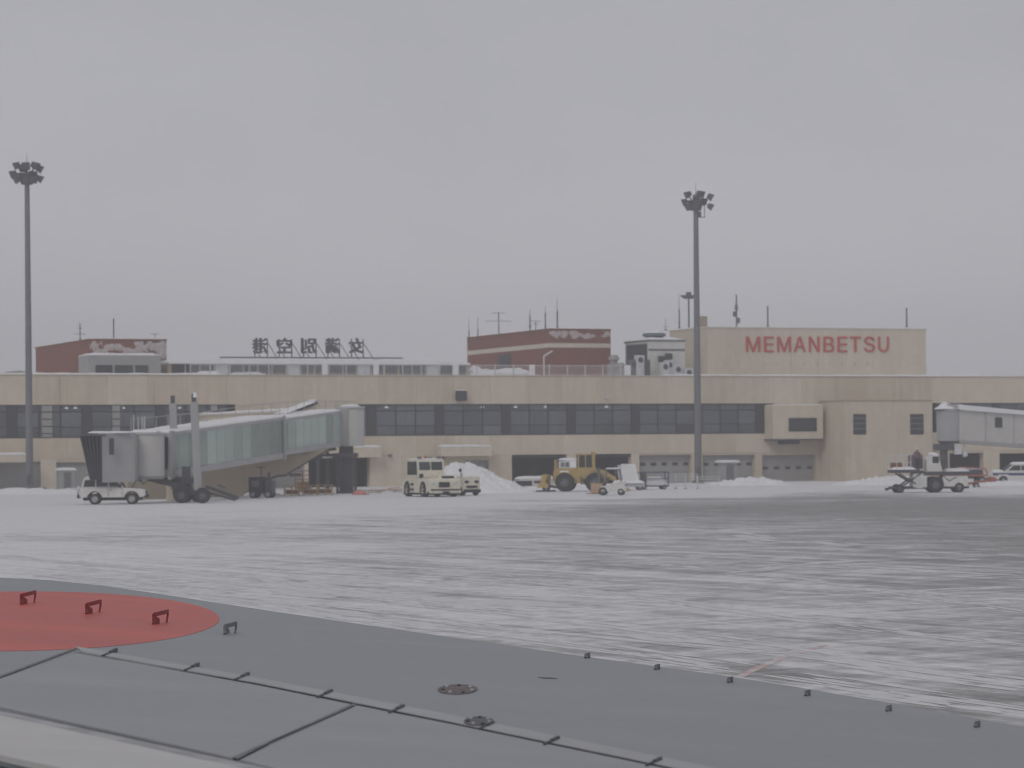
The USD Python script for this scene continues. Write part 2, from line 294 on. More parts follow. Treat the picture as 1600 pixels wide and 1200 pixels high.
# ------------------------------------------------------------------ ground: snow-blown concrete apron
def ground_material():
    n = {"g": ("geometry", {}),
         # broad fields of snow, streaks across the view, tyre-polished lanes
         "m1": ("mapping", {"scale": (0.022, 0.020, 1.0)}), "n1": ("noise_texture", {"scale": 1.0, "detail": 3.0, "roughness": 0.55, "distortion": 0.6}),
         "m2": ("mapping", {"scale": (0.42, 0.34, 1.0)}), "n2": ("noise_texture", {"scale": 1.0, "detail": 7.0, "roughness": 0.7, "distortion": 0.8}),
         "m6": ("mapping", {"scale": (0.02, 2.6, 1.0)}), "n6": ("noise_texture", {"scale": 1.0, "detail": 3.0, "roughness": 0.6, "distortion": 0.15}), "s6": ("math", {"math_type": "multiply_add", "value2": 0.34}),
         "m7": ("mapping", {"scale": (0.02, 2.2, 1.0)}), "n7": ("noise_texture", {"scale": 1.0, "detail": 2.0, "roughness": 0.5, "distortion": 0.1}), "s7": ("math", {"math_type": "multiply_add", "value2": 0.16}),
         "q3": ("mapping", {"rotation": (0, 0, 1.05)}), "m3": ("mapping", {"scale": (0.022, 0.75, 1.0)}), "n3": ("noise_texture", {"scale": 1.0, "detail": 5.0, "roughness": 0.65, "distortion": 0.25}),
         "q4": ("mapping", {"rotation": (0, 0, -0.66)}), "m4": ("mapping", {"scale": (0.02, 0.7, 1.0)}), "n4": ("noise_texture", {"scale": 1.0, "detail": 4.0, "roughness": 0.6, "distortion": 0.25}),
         "m5": ("mapping", {"scale": (2.6, 1.5, 1.0)}), "n5": ("noise_texture", {"scale": 1.0, "detail": 5.0, "roughness": 0.7}),
         "wob": ("math", {"math_type": "multiply_add", "value2": 110.0, "value3": -55.0}), "wy": ("math", {"math_type": "add"}),
         "sep": ("separate_xyz", {}),
         # snow lies thicker to the left and by the buildings, and is driven thin in the lanes out to the right
         "gx": ("map_range", {"from_min": -26.0, "from_max": 26.0, "to_min": 0.13, "to_max": -0.07, "clamp": True}),
         "gy": ("map_range", {"from_min": 165.0, "from_max": 238.0, "to_min": 0.0, "to_max": 0.42, "clamp": True}),
         "lane": ("map_range", {"from_min": 120.0, "from_max": 185.0, "to_min": 0.0, "to_max": 1.0, "clamp": True}),
         "lanex": ("map_range", {"from_min": -22.0, "from_max": 10.0, "to_min": 0.16, "to_max": -0.15, "clamp": True}),
         "lanem": ("math", {"math_type": "multiply"}),
         "s1": ("math", {"math_type": "multiply", "value2": 0.45}), "s2": ("math", {"math_type": "multiply_add", "value2": 0.42}),
         "s3": ("math", {"math_type": "multiply_add", "value2": 0.30}), "s4": ("math", {"math_type": "multiply_add", "value2": 0.14}),
         "s5": ("math", {"math_type": "multiply_add", "value2": 0.16}),
         "a1": ("math", {"math_type": "add"}), "a2": ("math", {"math_type": "add"}), "a3": ("math", {"math_type": "add"}),
         "cov": ("map_range", {"range_type": "smoothstep", "from_min": 0.84, "from_max": 1.14, "to_min": 0.0, "to_max": 1.0, "clamp": True}),
         "con": ("rgb_ramp", {"ramp": [(0.3, (0.22, 0.215, 0.215)), (0.7, (0.31, 0.305, 0.303))]}),
         "sn": ("rgb_ramp", {"ramp": [(0.3, (0.66, 0.655, 0.665)), (0.7, (0.77, 0.765, 0.775))]}),
         "mix": ("mix_color", {}),
         "rg": ("map_range", {"from_min": 0.0, "from_max": 0.6, "to_min": 0.55, "to_max": 0.92, "clamp": True}),
         "bp": ("bump", {"strength": 0.5, "distance": 0.06}),
         "p": ("principled_bsdf", {"specular_ior_level": 0.12})}
    l = []
    for k in "12345":
        l += [(f"q{k}.vector" if k in "34" else "g.position", f"m{k}.vector"), (f"m{k}.vector", f"n{k}.vector")] + ([("g.position", f"q{k}.vector")] if k in "34" else [])
    l += [("n1.fac", "wob.value1"), ("sep.y", "wy.value1"), ("wob.value", "wy.value2")]
    l += [("g.position", "sep.vector"), ("sep.x", "gx.value"), ("wy.value", "gy.value"), ("wy.value", "lane.value"), ("sep.x", "lanex.value"), ("lane.result", "lanem.value1"), ("lanex.result", "lanem.value2"),
          ("n1.fac", "s1.value1"), ("n2.fac", "s2.value1"), ("s1.value", "s2.value3"), ("n3.fac", "s3.value1"), ("s2.value", "s3.value3"),
          ("n4.fac", "s4.value1"), ("s3.value", "s4.value3"), ("n5.fac", "s5.value1"), ("s4.value", "s5.value3"), ("q3.vector", "m6.vector"), ("m6.vector", "n6.vector"), ("q4.vector", "m7.vector"), ("m7.vector", "n7.vector"), ("n6.fac", "s6.value1"), ("s5.value", "s6.value3"), ("n7.fac", "s7.value1"), ("s6.value", "s7.value3"),
          ("s7.value", "a1.value1"), ("gx.result", "a1.value2"), ("a1.value", "a2.value1"), ("gy.result", "a2.value2"), ("a2.value", "a3.value1"), ("lanem.value", "a3.value2"),
          ("a3.value", "cov.value"), ("cov.result", "mix.fac"), ("n2.fac", "con.fac"), ("n5.fac", "sn.fac"), ("con.color", "mix.a"), ("sn.color", "mix.b"),
          ("cov.result", "rg.value"), ("rg.result", "p.roughness"), ("mix.result", "p.base_color"), ("s5.value", "bp.height"), ("bp.normal", "p.normal")]
    return usdkit.material(stage, "/World/Looks/apron", n, l, surface="p.BSDF")
apron_mat = ground_material()
gm = trimesh.Trimesh([(-700, -120, 0), (700, -120, 0), (700, 1000, 0), (-700, 1000, 0)], [(0, 1, 2), (0, 2, 3)], process=False)
apron = put("/World", "apron", gm, apron_mat); apron.SetCustomDataByKey("kind", "structure")
# worn orange guide line, mostly under the snow
usdkit.material(stage, "/World/Looks/guide_paint", {
    "g": ("geometry", {}), "n": ("noise_texture", {"scale": 0.9, "detail": 6.0, "roughness": 0.7}),
    "r": ("map_range", {"from_min": 0.42, "from_max": 0.62, "to_min": 0.0, "to_max": 0.8, "clamp": True}),
    "m": ("mix_color", {"a": (0.60, 0.60, 0.62), "b": (0.50, 0.30, 0.22)}), "p": ("principled_bsdf", {"roughness": 0.8, "specular_ior_level": 0.15})},
    [("g.position", "n.vector"), ("n.fac", "r.value"), ("r.result", "m.fac"), ("m.result", "p.base_color")], surface="p.BSDF")
def strip(pts, w, z=0.004):
    P = LineString([p[:2] for p in pts]).buffer(w / 2, cap_style=2)
    m = trimesh.creation.triangulate_polygon(P, engine="earcut")
    return trimesh.Trimesh(np.c_[m[0], np.full(len(m[0]), z)], m[1], process=False)
gl = put("/World", "painted_line", strip([ground_at(1120, 1075), ground_at(1180, 1046), ground_at(1230, 1025), ground_at(1290, 1008)], 0.16), UsdShade.Material.Get(stage, "/World/Looks/guide_paint"))
gl.SetCustomDataByKey("kind", "structure")
# wind-blown ridges of loose snow and the edges of tyre tracks, ragged and broken
def streaks(lines):
    r = np.random.default_rng(31); V, F = [], []
    def blob(c, d, L, w, h):
        n = np.array([-d[1], d[0]]); k = len(V)
        for f, ww in ((-.5, 0), (-.3, .8), (0, 1.0), (.28, .7), (.5, 0)):
            j = r.normal(0, .12) * w
            p = c + d * L * f + n * j
            hh = h * (1 - abs(f) * 1.9)
            V.extend([(*(p + n * w * ww / 2), .004), (*p, .004 + max(hh, 0) + .004), (*(p - n * w * ww / 2), .004)])
        for q in range(4):
            for m_ in (0, 1):
                a_ = k + q * 3 + m_; F.extend([(a_ + 1, a_, a_ + 3), (a_ + 1, a_ + 3, a_ + 4)])
    for pts_, w, dens in lines:
        P_ = [ground_at(*q)[:2] for q in pts_]
        for a_, b_ in zip(P_, P_[1:]):
            L = np.linalg.norm(b_ - a_); d = (b_ - a_) / L; n = np.array([-d[1], d[0]])
            for k in range(max(2, int(L * dens))):
                blob(a_ + (b_ - a_) * r.uniform() + n * r.normal(0, w * .55), d, r.uniform(.8, 5.0), w * r.uniform(.08, .5), r.uniform(.01, .035))
    return trimesh.Trimesh(V, F, process=False)
SL = [([(830, 812), (1100, 829), (1330, 852), (1600, 868)], 1.4, .7), ([(1000, 880), (1300, 912), (1600, 955)], .5, 1.2), ([(1185, 938), (1400, 926), (1650, 914)], .35, 1.6),
      ([(480, 903), (620, 925), (860, 946)], 2.2, 2.0), ([(760, 900), (1150, 955), (1600, 1010)], .5, 1.2), ([(-20, 846), (400, 842), (900, 848)], 3.0, .8), ([(100, 885), (500, 925), (1000, 985), (1600, 1062)], .5, 1.4),
      ([(150, 905), (700, 978), (1100, 1036), (1620, 1118)], .6, 2.2), ([(60, 900), (300, 928), (700, 985)], .5, 2.0), ([(620, 850), (1000, 872), (1600, 900)], .9, .9), ([(-20, 868), (350, 900), (800, 958)], .5, 1.4),
      ([(1150, 895), (1250, 883), (1330, 878)], .5, 1.6), ([(1250, 1030), (1450, 1060), (1640, 1085)], .4, 1.8), ([(900, 985), (1300, 1030), (1640, 1075)], .35, 1.6), ([(640, 820), (900, 838), (1250, 846)], 1.6, .8)]
ws = put("/World", "wind_blown_snow", streaks(SL), mat("drifted_snow", (.62, .62, .63), .9, .12, 2.0, .1), True); ws.SetCustomDataByKey("kind", "stuff")
hill_x = np.linspace(-230, 60, 80)
hz = 22 * np.clip(1 - ((hill_x + 162) / 22) ** 2, 0, 1) ** 0.7 + 8 + 2.5 * meshkit.fbm(np.c_[hill_x * 0.4, hill_x * 0, hill_x * 0], 4, 5)
hp = Polygon([(hill_x[0], -0.5)] + list(zip(hill_x, hz)) + [(hill_x[-1], -0.5)])
hl = put("/World", "hill", MB().ext(hp, "y", 940, 980), mat("far_wood", (0.10, 0.11, 0.11), 0.9, 0.3, 0.2)); hl.SetCustomDataByKey("kind", "structure")

# ------------------------------------------------------------------ terminal building
T = thing("terminal_building", "long two-storey beige airport terminal with dark window bands, behind the snowy apron", "building", FACE, TH)
ZP, ZW1, ZW0, ZG = 11.43, 8.43, 5.17, 3.12        # parapet, window head, sill, top of ground-floor openings
TL, TR = ft(-90), ft(1700)
SET = 0.35
beiges = ["beige", "beige2", "beige3"]
# upper wall panels, joints recessed
def wall_row(t0, t1, z0, z1, w, d0=0.0, name="wall_panel"):
    n = max(1, round((t1 - t0) / w)); e = np.linspace(t0, t1, n + 1)
    for i in range(n):
        put(T, name, MB().box(e[i] + 0.007, e[i + 1] - 0.007, d0, d0 + 0.16, z0, z1 - 0.004), beiges[int(rng.integers(3))])
wall_row(TL, TR, ZW1, ZP - 0.12, 4.1)
wall_row(TL, TR, ZG, ZW0, 4.1)
put(T, "wall_core", MB().box(TL, TR, 0.165, 0.6, ZW1 + 0.01, ZP - 0.13).box(TL, TR, 0.165, 0.6, ZG + 0.01, ZW0 - 0.01).box(TL, TR, 0.6, 42, ZP - 0.9, ZP - 0.5).box(TL, TR, 41.6, 42, 0, ZP - 0.95), "tan")
put(T, "parapet_cap", MB().box(TL, TR, -0.10, 0.62, ZP - 0.12, ZP, 0.02), "cream_band")
put(T, "roof_snow", snow_cap(TL, TR, 0.7, 41.5, ZP - 0.5, 0.35, 4, 1.6), "snow", True)
for (a, b) in ((-60, 345), (1040, 1560)):
    put(T, "parapet_snow", snow_cap(ft(a), ft(b), 0.0, 0.6, ZP + 0.002, 0.13, int(abs(a)), 0.3), "snow", True)
# upper floor: windows between dark pillars, plain wall panels where there are none
def window_band(t0, t1, mod, first, pillar=0.95, per=3):
    """A run of window bays: a dark pillar every mod metres, three panes between, a transom row above."""
    ztr = ZW1 - 0.68
    put(T, "window_sill", MB().box(t0, t1, 0.02, SET, ZW0, ZW0 + 0.1), "pillar")
    put(T, "window_head", MB().box(t0, t1, 0.05, SET, ZW1 - 0.08, ZW1 - 0.005), "dark")
    edges, t = [], first
    while t < t1 + mod:
        edges.append(t); t += mod
    prev = t0
    for c in edges:
        lo, hi = max(prev, t0), min(c - pillar / 2, t1)
        if hi - lo > 0.5:
            n = max(1, round((hi - lo) / (mod / 3.4))); e = np.linspace(lo, hi, n + 1)
            fr = MB()
            for x in e: fr.box(x - 0.05, x + 0.05, SET - 0.14, SET - 0.02, ZW0 + 0.1, ZW1 - 0.08)
            for i in range(n):
                fr.box(e[i] + 0.05, e[i + 1] - 0.05, SET - 0.13, SET - 0.03, ztr - 0.05, ztr + 0.05)
                fr.box(e[i] + 0.05, e[i + 1] - 0.05, SET - 0.12, SET - 0.04, ZW0 + 1.02, ZW0 + 1.08)
            w = put(T, "window", fr, "dark")
            for i in range(n):
                for (za, zb) in ((ZW0 + 0.1, ZW0 + 1.02), (ZW0 + 1.08, ztr - 0.05), (ztr + 0.05, ZW1 - 0.08)):
                    put(w, "pane", MB().box(e[i] + 0.05, e[i + 1] - 0.05, SET - 0.09, SET - 0.07, za, zb), "pane")
        prev = c + pillar / 2
        if c - pillar / 2 > t0 and c + pillar / 2 < t1:
            put(T, "window_pillar", MB().box(c - pillar / 2, c + pillar / 2, 0.12, SET + 0.3, ZW0 + 0.1, ZW1 - 0.08), "pillar")
p1, p2 = ft(688), ft(792)
modl = p2 - p1
tA, tB, tC, tD = ft(368), ft(560), ft(1210), ft(1457)
window_band(TL, tA, modl, p1 - 8 * modl)
window_band(tB, tC, modl, p1 - 1 * modl)
window_band(tD, TR, modl, p1 + 8 * modl)
for (a, b) in ((tA, tB), (tC, tD)): wall_row(a, b, ZW0, ZW1, 4.1)
put(T, "lounge_interior", MB().box(TL, TR, 9, 9.2, ZW0 - 0.2, ZW1 + 0.2).box(TL, TR, 0.7, 9, ZW0 - 0.3, ZW0 - 0.05).box(TL, TR, 0.7, 9, ZW1 + 0.15, ZW1 + 0.4), "inside")
for px in (-30, 73, 182, 226, 640, 840, 1030):
    c = ft(px, 2.2); put(T, "interior_column", MB().box(c - 0.5, c + 0.5, 1.6, 2.4, ZW0, ZW1 + 0.1, 0.06), "inside_pale" if px < 300 else "inside")
for (a, b) in ((66, 82), (176, 188), (330, 340)):      # pale boxed columns standing in the left window band
    wc_ = put(T, "boxed_column", MB().box(ft(a), ft(b), 0.06, SET - 0.15, ZW0 + 0.11, ZW1 - 0.09), "shutter")
    for k in range(4): zz = ZW0 + .45 + .7 * k; put(wc_, "cross_bar", MB().box(ft(a) - .02, ft(b) + .02, 0.02, 0.058, zz - .05, zz + .05), "pillar")
for px in (604, 754, 806, 852, 948, 118, 104, 193, 281):
    c = ft(px, 3.0); put(T, "ceiling_lamp", MB().box(c - 0.16, c + 0.16, 2.9, 3.15, ZW1 - 0.34, ZW1 - 0.22, 0.02).bar((c, 3, ZW1 - .22), (c, 3, ZW1 + .2), .03), "glow")
for px, w_ in ((1000, 3.0), (1030, 1.8), (1120, 6.0), (1180, 2.2)):     # seat rows and counters by the glass
    c = ft(px, 2); put(T, "seat_row", MB().box(c - w_ / 2, c + w_ / 2, 1.2, 1.8, ZW0, ZW0 + 0.75, 0.05).box(c - w_ / 2, c + w_ / 2, 1.75, 1.85, ZW0 + 0.7, ZW0 + 1.15), "bay")
# ground floor: openings in a row of piers
opens = [(-86, 64, 722, "shutter"), (88, 196, 722, "shutter"), (247, 263, 722, "door"), (428, 476, 722, "shutter"), (482, 546, 712, "dark"), (549, 578, 712, "dark"), (727, 764, 719, "shutter"),
         (800, 886, 711, "dark"), (901, 987, 711, "dark"), (999, 1081, 711, "garage"), (1098, 1180, 711, "garage"), (1191, 1275, 711, "garage"),
         (1484, 1537, 708, "dark"), (1562, 1660, 708, "dark")]
x = TL
for (a, b, y, kind) in opens:
    ta, tb = ft(a, 0, 735), ft(b, 0, 735)
    n = max(1, round((ta - x) / 4.1)); e = np.linspace(x, ta, n + 1)
    for i in range(n): put(T, "pier_panel", MB().box(e[i] + (0.012 if i else 0), e[i + 1] - (0.012 if i < n - 1 else 0), 0.0, 0.9, 0, ZG - 0.01), beiges[int(rng.integers(3))])
    zt = min(fz((a + b) / 2, y), ZG - 0.02)
    if zt < ZG - 0.15: put(T, "door_header", MB().box(ta, tb, 0.05, 0.5, zt, ZG - 0.01), "beige3")
    else: zt = ZG - 0.01
    if kind == "dark":
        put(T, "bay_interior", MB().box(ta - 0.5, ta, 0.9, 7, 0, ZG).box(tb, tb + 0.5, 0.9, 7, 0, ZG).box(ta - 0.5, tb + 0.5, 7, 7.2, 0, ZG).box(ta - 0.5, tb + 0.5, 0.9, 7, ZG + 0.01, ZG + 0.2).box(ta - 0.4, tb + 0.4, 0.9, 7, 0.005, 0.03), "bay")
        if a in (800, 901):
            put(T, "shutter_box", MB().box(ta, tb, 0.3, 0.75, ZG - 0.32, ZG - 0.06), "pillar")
            for k in range(2):
                c = ta + (tb - ta) * (0.3 + 0.4 * k); put(T, "bay_rack", MB().box(c - 0.5, c + 0.5, 4.8, 5.6, 0.03, 1.7, 0.03), "steel_dark")
        continue_x = tb
    else:
        dd = 0.45 if kind == "shutter" else 0.6
        rows = 5 if kind == "garage" else 9
        door = put(T, "garage_door" if kind == "garage" else ("door" if kind == "door" else "roller_shutter"), MB().box(ta, tb, dd + 0.06, dd + 0.2, 0, zt), "brown" if kind == "door" else "shutter")
        e = np.linspace(0.0, zt, rows + 1)
        for i in range(rows):
            if kind != "door": put(door, "slat", MB().box(ta + 0.02, tb - 0.02, dd, dd + 0.055, e[i] + 0.012, e[i + 1] - 0.012, 0.012), "shutter")
        if kind == "garage":
            zc = fz((a + b) / 2, 725 if a < 1190 else 731)
            for k in range(5):
                c = ta + (tb - ta) * (0.06 + 0.205 * k); put(door, "door_window", MB().box(c, c + 0.62, dd - 0.02, dd + 0.02, zc - 0.15, zc + 0.15, 0.01), "black")
        if kind == "shutter" and a == 428:
            for k in range(2):
                for q in range(2): put(door, "vent", MB().box(ta + 0.25 + k * 1.5, ta + 1.45 + k * 1.5, dd - 0.02, dd + 0.02, 1.15 + q * 0.75, 1.45 + q * 0.75), "dark")
    x = tb
n = 2; e = np.linspace(x, TR, n + 1)
for i in range(n): put(T, "pier_panel", MB().box(e[i], e[i + 1], 0, 0.9, 0, ZG - 0.01), "beige")
# canopies with a line of snow
for (a, b, y0, y1, dp) in ((-80, 46, 711, 723, 2.6), (690, 769, 698, 713, 1.4), (555, 596, 699, 715, 1.4)):
    ta, tb, z1, z0 = ft(a, -dp, y0), ft(b, -dp, y0), fz((a + b) / 2, y0, -dp), fz((a + b) / 2, y1, -dp)
    cp = put(T, "canopy", MB().box(ta, tb, -dp, -0.005, z0, z1, 0.04), "beige2")
    put(cp, "snow_cap", snow_cap(ta, tb, -dp, -0.05, z1 + 0.002, 0.22, int(b)), "snow", True)
# room hung out from the upper floor and the stair block beside it
ta, tb = ft(1208, -2.0), ft(1286, -2.0)
z1, z0 = fz(1240, 633, -2), fz(1240, 686, -2)
hr = put(T, "projecting_room", MB().box(ta, tb, -2.0, -0.01, z0, z1), "beige")
wa, wb, wz0, wz1 = ft(1233, -2), ft(1276, -2), fz(1255, 673, -2), fz(1255, 654, -2)
put(hr, "window_frame", MB().box(wa - .06, wb, -2.07, -2.005, wz0 - .06, wz0).box(wa - .06, wb, -2.07, -2.005, wz1, wz1 + .06).box(wa - .06, wa, -2.07, -2.005, wz0, wz1).box((wa + wb) / 2 - .04, (wa + wb) / 2 + .04, -2.06, -2.005, wz0, wz1), "dark")
put(hr, "pane", MB().box(wa, wb, -2.04, -2.01, wz0, wz1), "pane_dark")
put(hr, "floor_slab", MB().box(ta - .08, tb, -2.08, 0.3, z0 - .14, z0 - .004).box(ta + 1.6, ta + 3.4, -1.6, -.02, z0 - .55, z0 - .15), "pillar")
put(hr, "snow_cap", snow_cap(ta, tb, -2.0, -.05, z1 + .002, .1, 9), "snow", True)
SB = -6.0
ta, tb = ft(1322, SB), ft(1456, SB)
z1 = fz(1390, 626.5, SB)
sb = put(T, "stair_block", MB().box(ta, tb, SB, -0.005, 0, z1, 0.03), "beige3")
put(sb, "roof_cap", MB().box(ta - .06, tb + .06, SB - .06, -0.01, z1 - 0.02, z1 + .12), "tan")
for (a, b) in ((1333, 1353), (1422, 1443)):
    va, vb, q1, q0 = ft(a, SB), ft(b, SB), fz(a, 647, SB), fz(a, 679, SB)
    lv = put(sb, "louvre_window", MB().box(va, vb, SB - .03, SB - .004, q0, q1), "dark")
    for k in range(3):
        zz = q0 + (q1 - q0) * (0.28 + 0.26 * k)
        put(lv, "louvre_bar", MB().box(va, vb, SB - .08, SB - .032, zz - .06, zz + .06), "steel")
# red brick penthouses on the roof
def penthouse(pxc, pyc, pxl, pxr, d, pyb=None, stripe=None):
    """Corner at (pxc, pyc) d metres back; front runs to pxr, side runs back to pxl."""
    t0, zt = face(pxc, pyc, d); t1 = ft(pxr, d, pyc)
    L = 4.0
    while ft(pxl, d + L, pyc + 10) < t0 and L < 60: L += 0.25
    m = put(T, "penthouse", MB().box(t0, t1, d, d + L, ZP - 0.5, zt), "brick")
    put(m, "coping", MB().box(t0 - .08, t1 + .08, d - .08, d + L + .08, zt + .002, zt + .12), "brown")
    put(m, "snow_cap", snow_cap(t0 + .1, t1 - .1, d + .1, d + L - .1, zt + .121, .1, 3, .8), "snow", True)
    if stripe:
        za, zb = fz(pxc, stripe[0], d), fz(pxc, stripe[1], d)
        put(m, "cream_band", MB().box(t0 - .03, t1 + .03, d - .03, d + L + .03, zb, za), "cream_band")
    return m, t0, t1, d, d + L, zt
def driven_snow(parent, t0, t1, z0, z1, d, seed, thresh, cell=0.22):
    """Snow plastered by the wind onto a wall: a thin uneven crust standing off the face."""
    m = patchy_snow(t0, t1, z0, z1, 0.0, seed, 0.10, thresh, cell, 2.2, True)
    v = m.vertices.copy(); m.vertices = np.c_[v[:, 0], d - v[:, 2], v[:, 1]]
    put(parent, "driven_snow", m, "snow_thin", True)
ph1 = penthouse(140, 531, 56, 260, 12.0)
ph2 = penthouse(858, 515, 731, 954, 10.0, stripe=(536, 543))
driven_snow(ph1[0], ph1[1], ph1[2], ph1[5] - 1.9, ph1[5] - .1, ph1[3], 11, 0.40, .12)
driven_snow(ph1[0], ph1[2] - 3.2, ph1[2], ph1[5] - 2.6, ph1[5] + .02, ph1[3] - .01, 12, 0.36, .12)
driven_snow(ph2[0], ph2[1], ph2[2], ph2[5] - 1.0, ph2[5] - .1, ph2[3], 13, 0.34, .1)
put(ph2[0], "door", MB().box(ph2[1] - .09, ph2[1] - .035, ft(800, 0) * 0 + ph2[3] + 11.0, ph2[3] + 14.5, ZP - .4, fz(858, 548, 10.0)), "pillar")
pt = ft(862, 9.9); put(ph2[0], "vent_pipe", MB().bar((pt - .9, 9.8, ZP - .4), (pt - .9, 9.8, ZP + 2.3), .18, sides=8).bar((pt - .95, 9.8, ZP + 2.3), (pt + .1, 9.8, ZP + 2.9), .2, sides=8), "frost")
# glazed plant room in front of the left penthouse
a, b = ft(138, 8), ft(252, 8); z1 = fz(160, 555, 8)
an = put(T, "roof_annexe", MB().box(a, b, 8, 11.9, ZP - .5, z1), "shutter")
for (q0, q1) in ((150, 176), (180, 208), (212, 232)): put(an, "annexe_window", MB().box(ft(q0, 8), ft(q1, 8), 7.94, 7.995, ZP - .2, ZP + 1.15), "pane_dark")
put(an, "snow_cap", snow_cap(a, b, 8, 11.9, z1 + .002, .25, 21), "snow", True)
# low snow-covered roof terrace hall behind the parapet
d = 9.0
top = [(262, 562.5), (300, 560), (340, 558.5), (400, 559), (470, 560.5), (560, 561), (620, 561.5), (690, 562.5), (733, 565)]
pts = [face(x_, y_, d) for x_, y_ in top]
zh = fz(480, 569, d)
hall = put(T, "roof_hall", MB().box(pts[0][0], pts[-1][0], d, d + 9, ZP - .5, zh), "tan")
sp = MB()
for k in range(5):
    q = [(t_, max(zh + .03, z_ - 0.16 * abs(k - 1) ** 1.2)) for t_, z_ in pts]
    sp.ext(Polygon(q + [(pts[-1][0], zh + .003), (pts[0][0], zh + .003)]).buffer(0), "y", d - .35 + 1.9 * k, d - .35 + 1.9 * (k + 1) - 0.01)
put(hall, "snow_cover", sp, "snow")
put(T, "snow_drift", mound(9, 9, 1.9, 21, 30, .3).apply_translation([ft(765, d + 2), d + 2, ZP - .5]), "snow", True)
hx = np.linspace(pts[0][0] + .3, pts[-1][0] - .3, 22)
for i in range(21): put(hall, "hall_window", MB().box(hx[i] + .12, hx[i + 1] - .12, d - .06, d - .005, ZP - .45, zh - .1), "pane_dark" if i % 5 != 3 else "frost")
# canopy beam under the sign letters is part of the hall
# white railing along the parapet, thin icy balusters joined
rt0, rt1 = ft(300), ft(985)
rl = put(T, "railing", MB().bar((rt0, .42, ZP + 1.02), (rt1, .42, ZP + 1.02), .06), "frost")
put(rl, "lower_rail", MB().bar((rt0, .42, ZP + .12), (rt1, .42, ZP + .12), .05), "frost")
bb = MB(); bx = np.arange(rt0, rt1, .15)
for q in bx: bb.box(q - .011, q + .011, .405, .435, ZP + .145, ZP + .99)
put(rl, "balusters", bb, "frost", kind="stuff")
for q in np.arange(rt0, rt1, 2.05): put(rl, "post", MB().box(q - .04, q + .04, .36, .48, ZP + .002, ZP + 1.12), "frost")
for px in (510, 590, 714, 834, 984): q = ft(px); put(rl, "snow_packed_post", MB().box(q - .32, q + .32, .30, .34, ZP + .01, ZP + 1.1, .015), "snow")
for (a, b, h) in ((765, 828, .85), (300, 345, .6), (360, 412, .5)):
    q0, q1 = ft(a, 3), ft(b, 3); put(T, "snow_drift", snow_cap(q0, q1, 1.2, 5, ZP - .3, h * 1.15, a, .3), "snow", True)
for (a, b, h, d_) in ((955, 972, 2.6, 6), (968, 978, 1.6, 4)):
    q0, q1 = ft(a, d_), ft(b, d_); put(T, "roof_vent", MB().box(q0 + .1, q1 - .1, d_, d_ + 1.2, ZP - .5, ZP + h * .55, .05).cone(((q0 + q1) / 2, d_ + .6, ZP + h * .55), ((q0 + q1) / 2, d_ + .6, ZP + h * .72), .42, .42, 16).cone(((q0 + q1) / 2, d_ + .6, ZP + h * .72), ((q0 + q1) / 2, d_ + .6, ZP + h * .92), .66, .38, 16), "shutter")
# white plant house beside the sign block
t0, z1 = face(1013, 533, 5); t1 = ft(1071, 5)
hs = put(T, "plant_house", MB().box(t0, t1, 5, 11, ZP - .5, z1), "white")
put(hs, "side_louvre", MB().box(t0 - .05, t0 - .005, 5.3, 10.6, ZP + .8, z1 - .25), "pillar")
put(hs, "roof_edge", MB().box(t0 - .12, t1 + .12, 4.88, 11.1, z1 + .002, z1 + .16), "steel")
put(hs, "grey_band", MB().box(t0, t1, 4.96, 4.995, fz(1013, 548, 5), fz(1013, 545, 5)), "steel")
put(hs, "snow_cap", snow_cap(t0, t1, 5, 11, z1 + .165, .3, 31), "snow", True)
mt = (t0 + t1) / 2 - .3
put(hs, "roof_cowl", MB().cone((mt, 7.5, z1 + .1), (mt, 7.5, z1 + .65), 1.0, 1.05, 20).cone((mt, 7.5, z1 + .65), (mt, 7.5, z1 + .95), 1.35, 1.2, 20), "teal")
put(hs, "cowl_snow", MB().cone((mt, 7.5, z1 + .96), (mt, 7.5, z1 + 1.25), 1.2, .5, 20), "snow", 60)
for (a, y0, y1, dpt, mm) in ((1001, 555, 583, 3.2, "frost"), (1012, 562, 583, 3.0, "steel_dark"), (1040, 566, 583, 3.3, "frost"), (1047, 563, 582, 3.6, "frost"), (1060, 570, 583, 3.4, "frost"), (1077, 575, 584, 3.0, "frost"), (991, 562, 580, 3.4, "steel")):
    q, zt = face(a, y0, dpt); w_ = .95 if mm != "steel_dark" else .6
    ou = put(T, "outdoor_unit", MB().box(q - w_ / 2, q + w_ / 2, dpt, dpt + .7, ZP - .45, zt, .04), mm)
    put(ou, "fan_grille", MB().cone((q, dpt - .005, zt - .5), (q, dpt - .05, zt - .5), .3, .28, 16), "steel_dark")
for (a, y0) in ((1033, 560), (1044, 556), (1045, 568)):
    q, zt = face(a, y0, 4.9); put(hs, "exhaust_hood", MB().box(q - .35, q + .35, 4.5, 4.99, zt - .35, zt + .25, .05), "pillar")
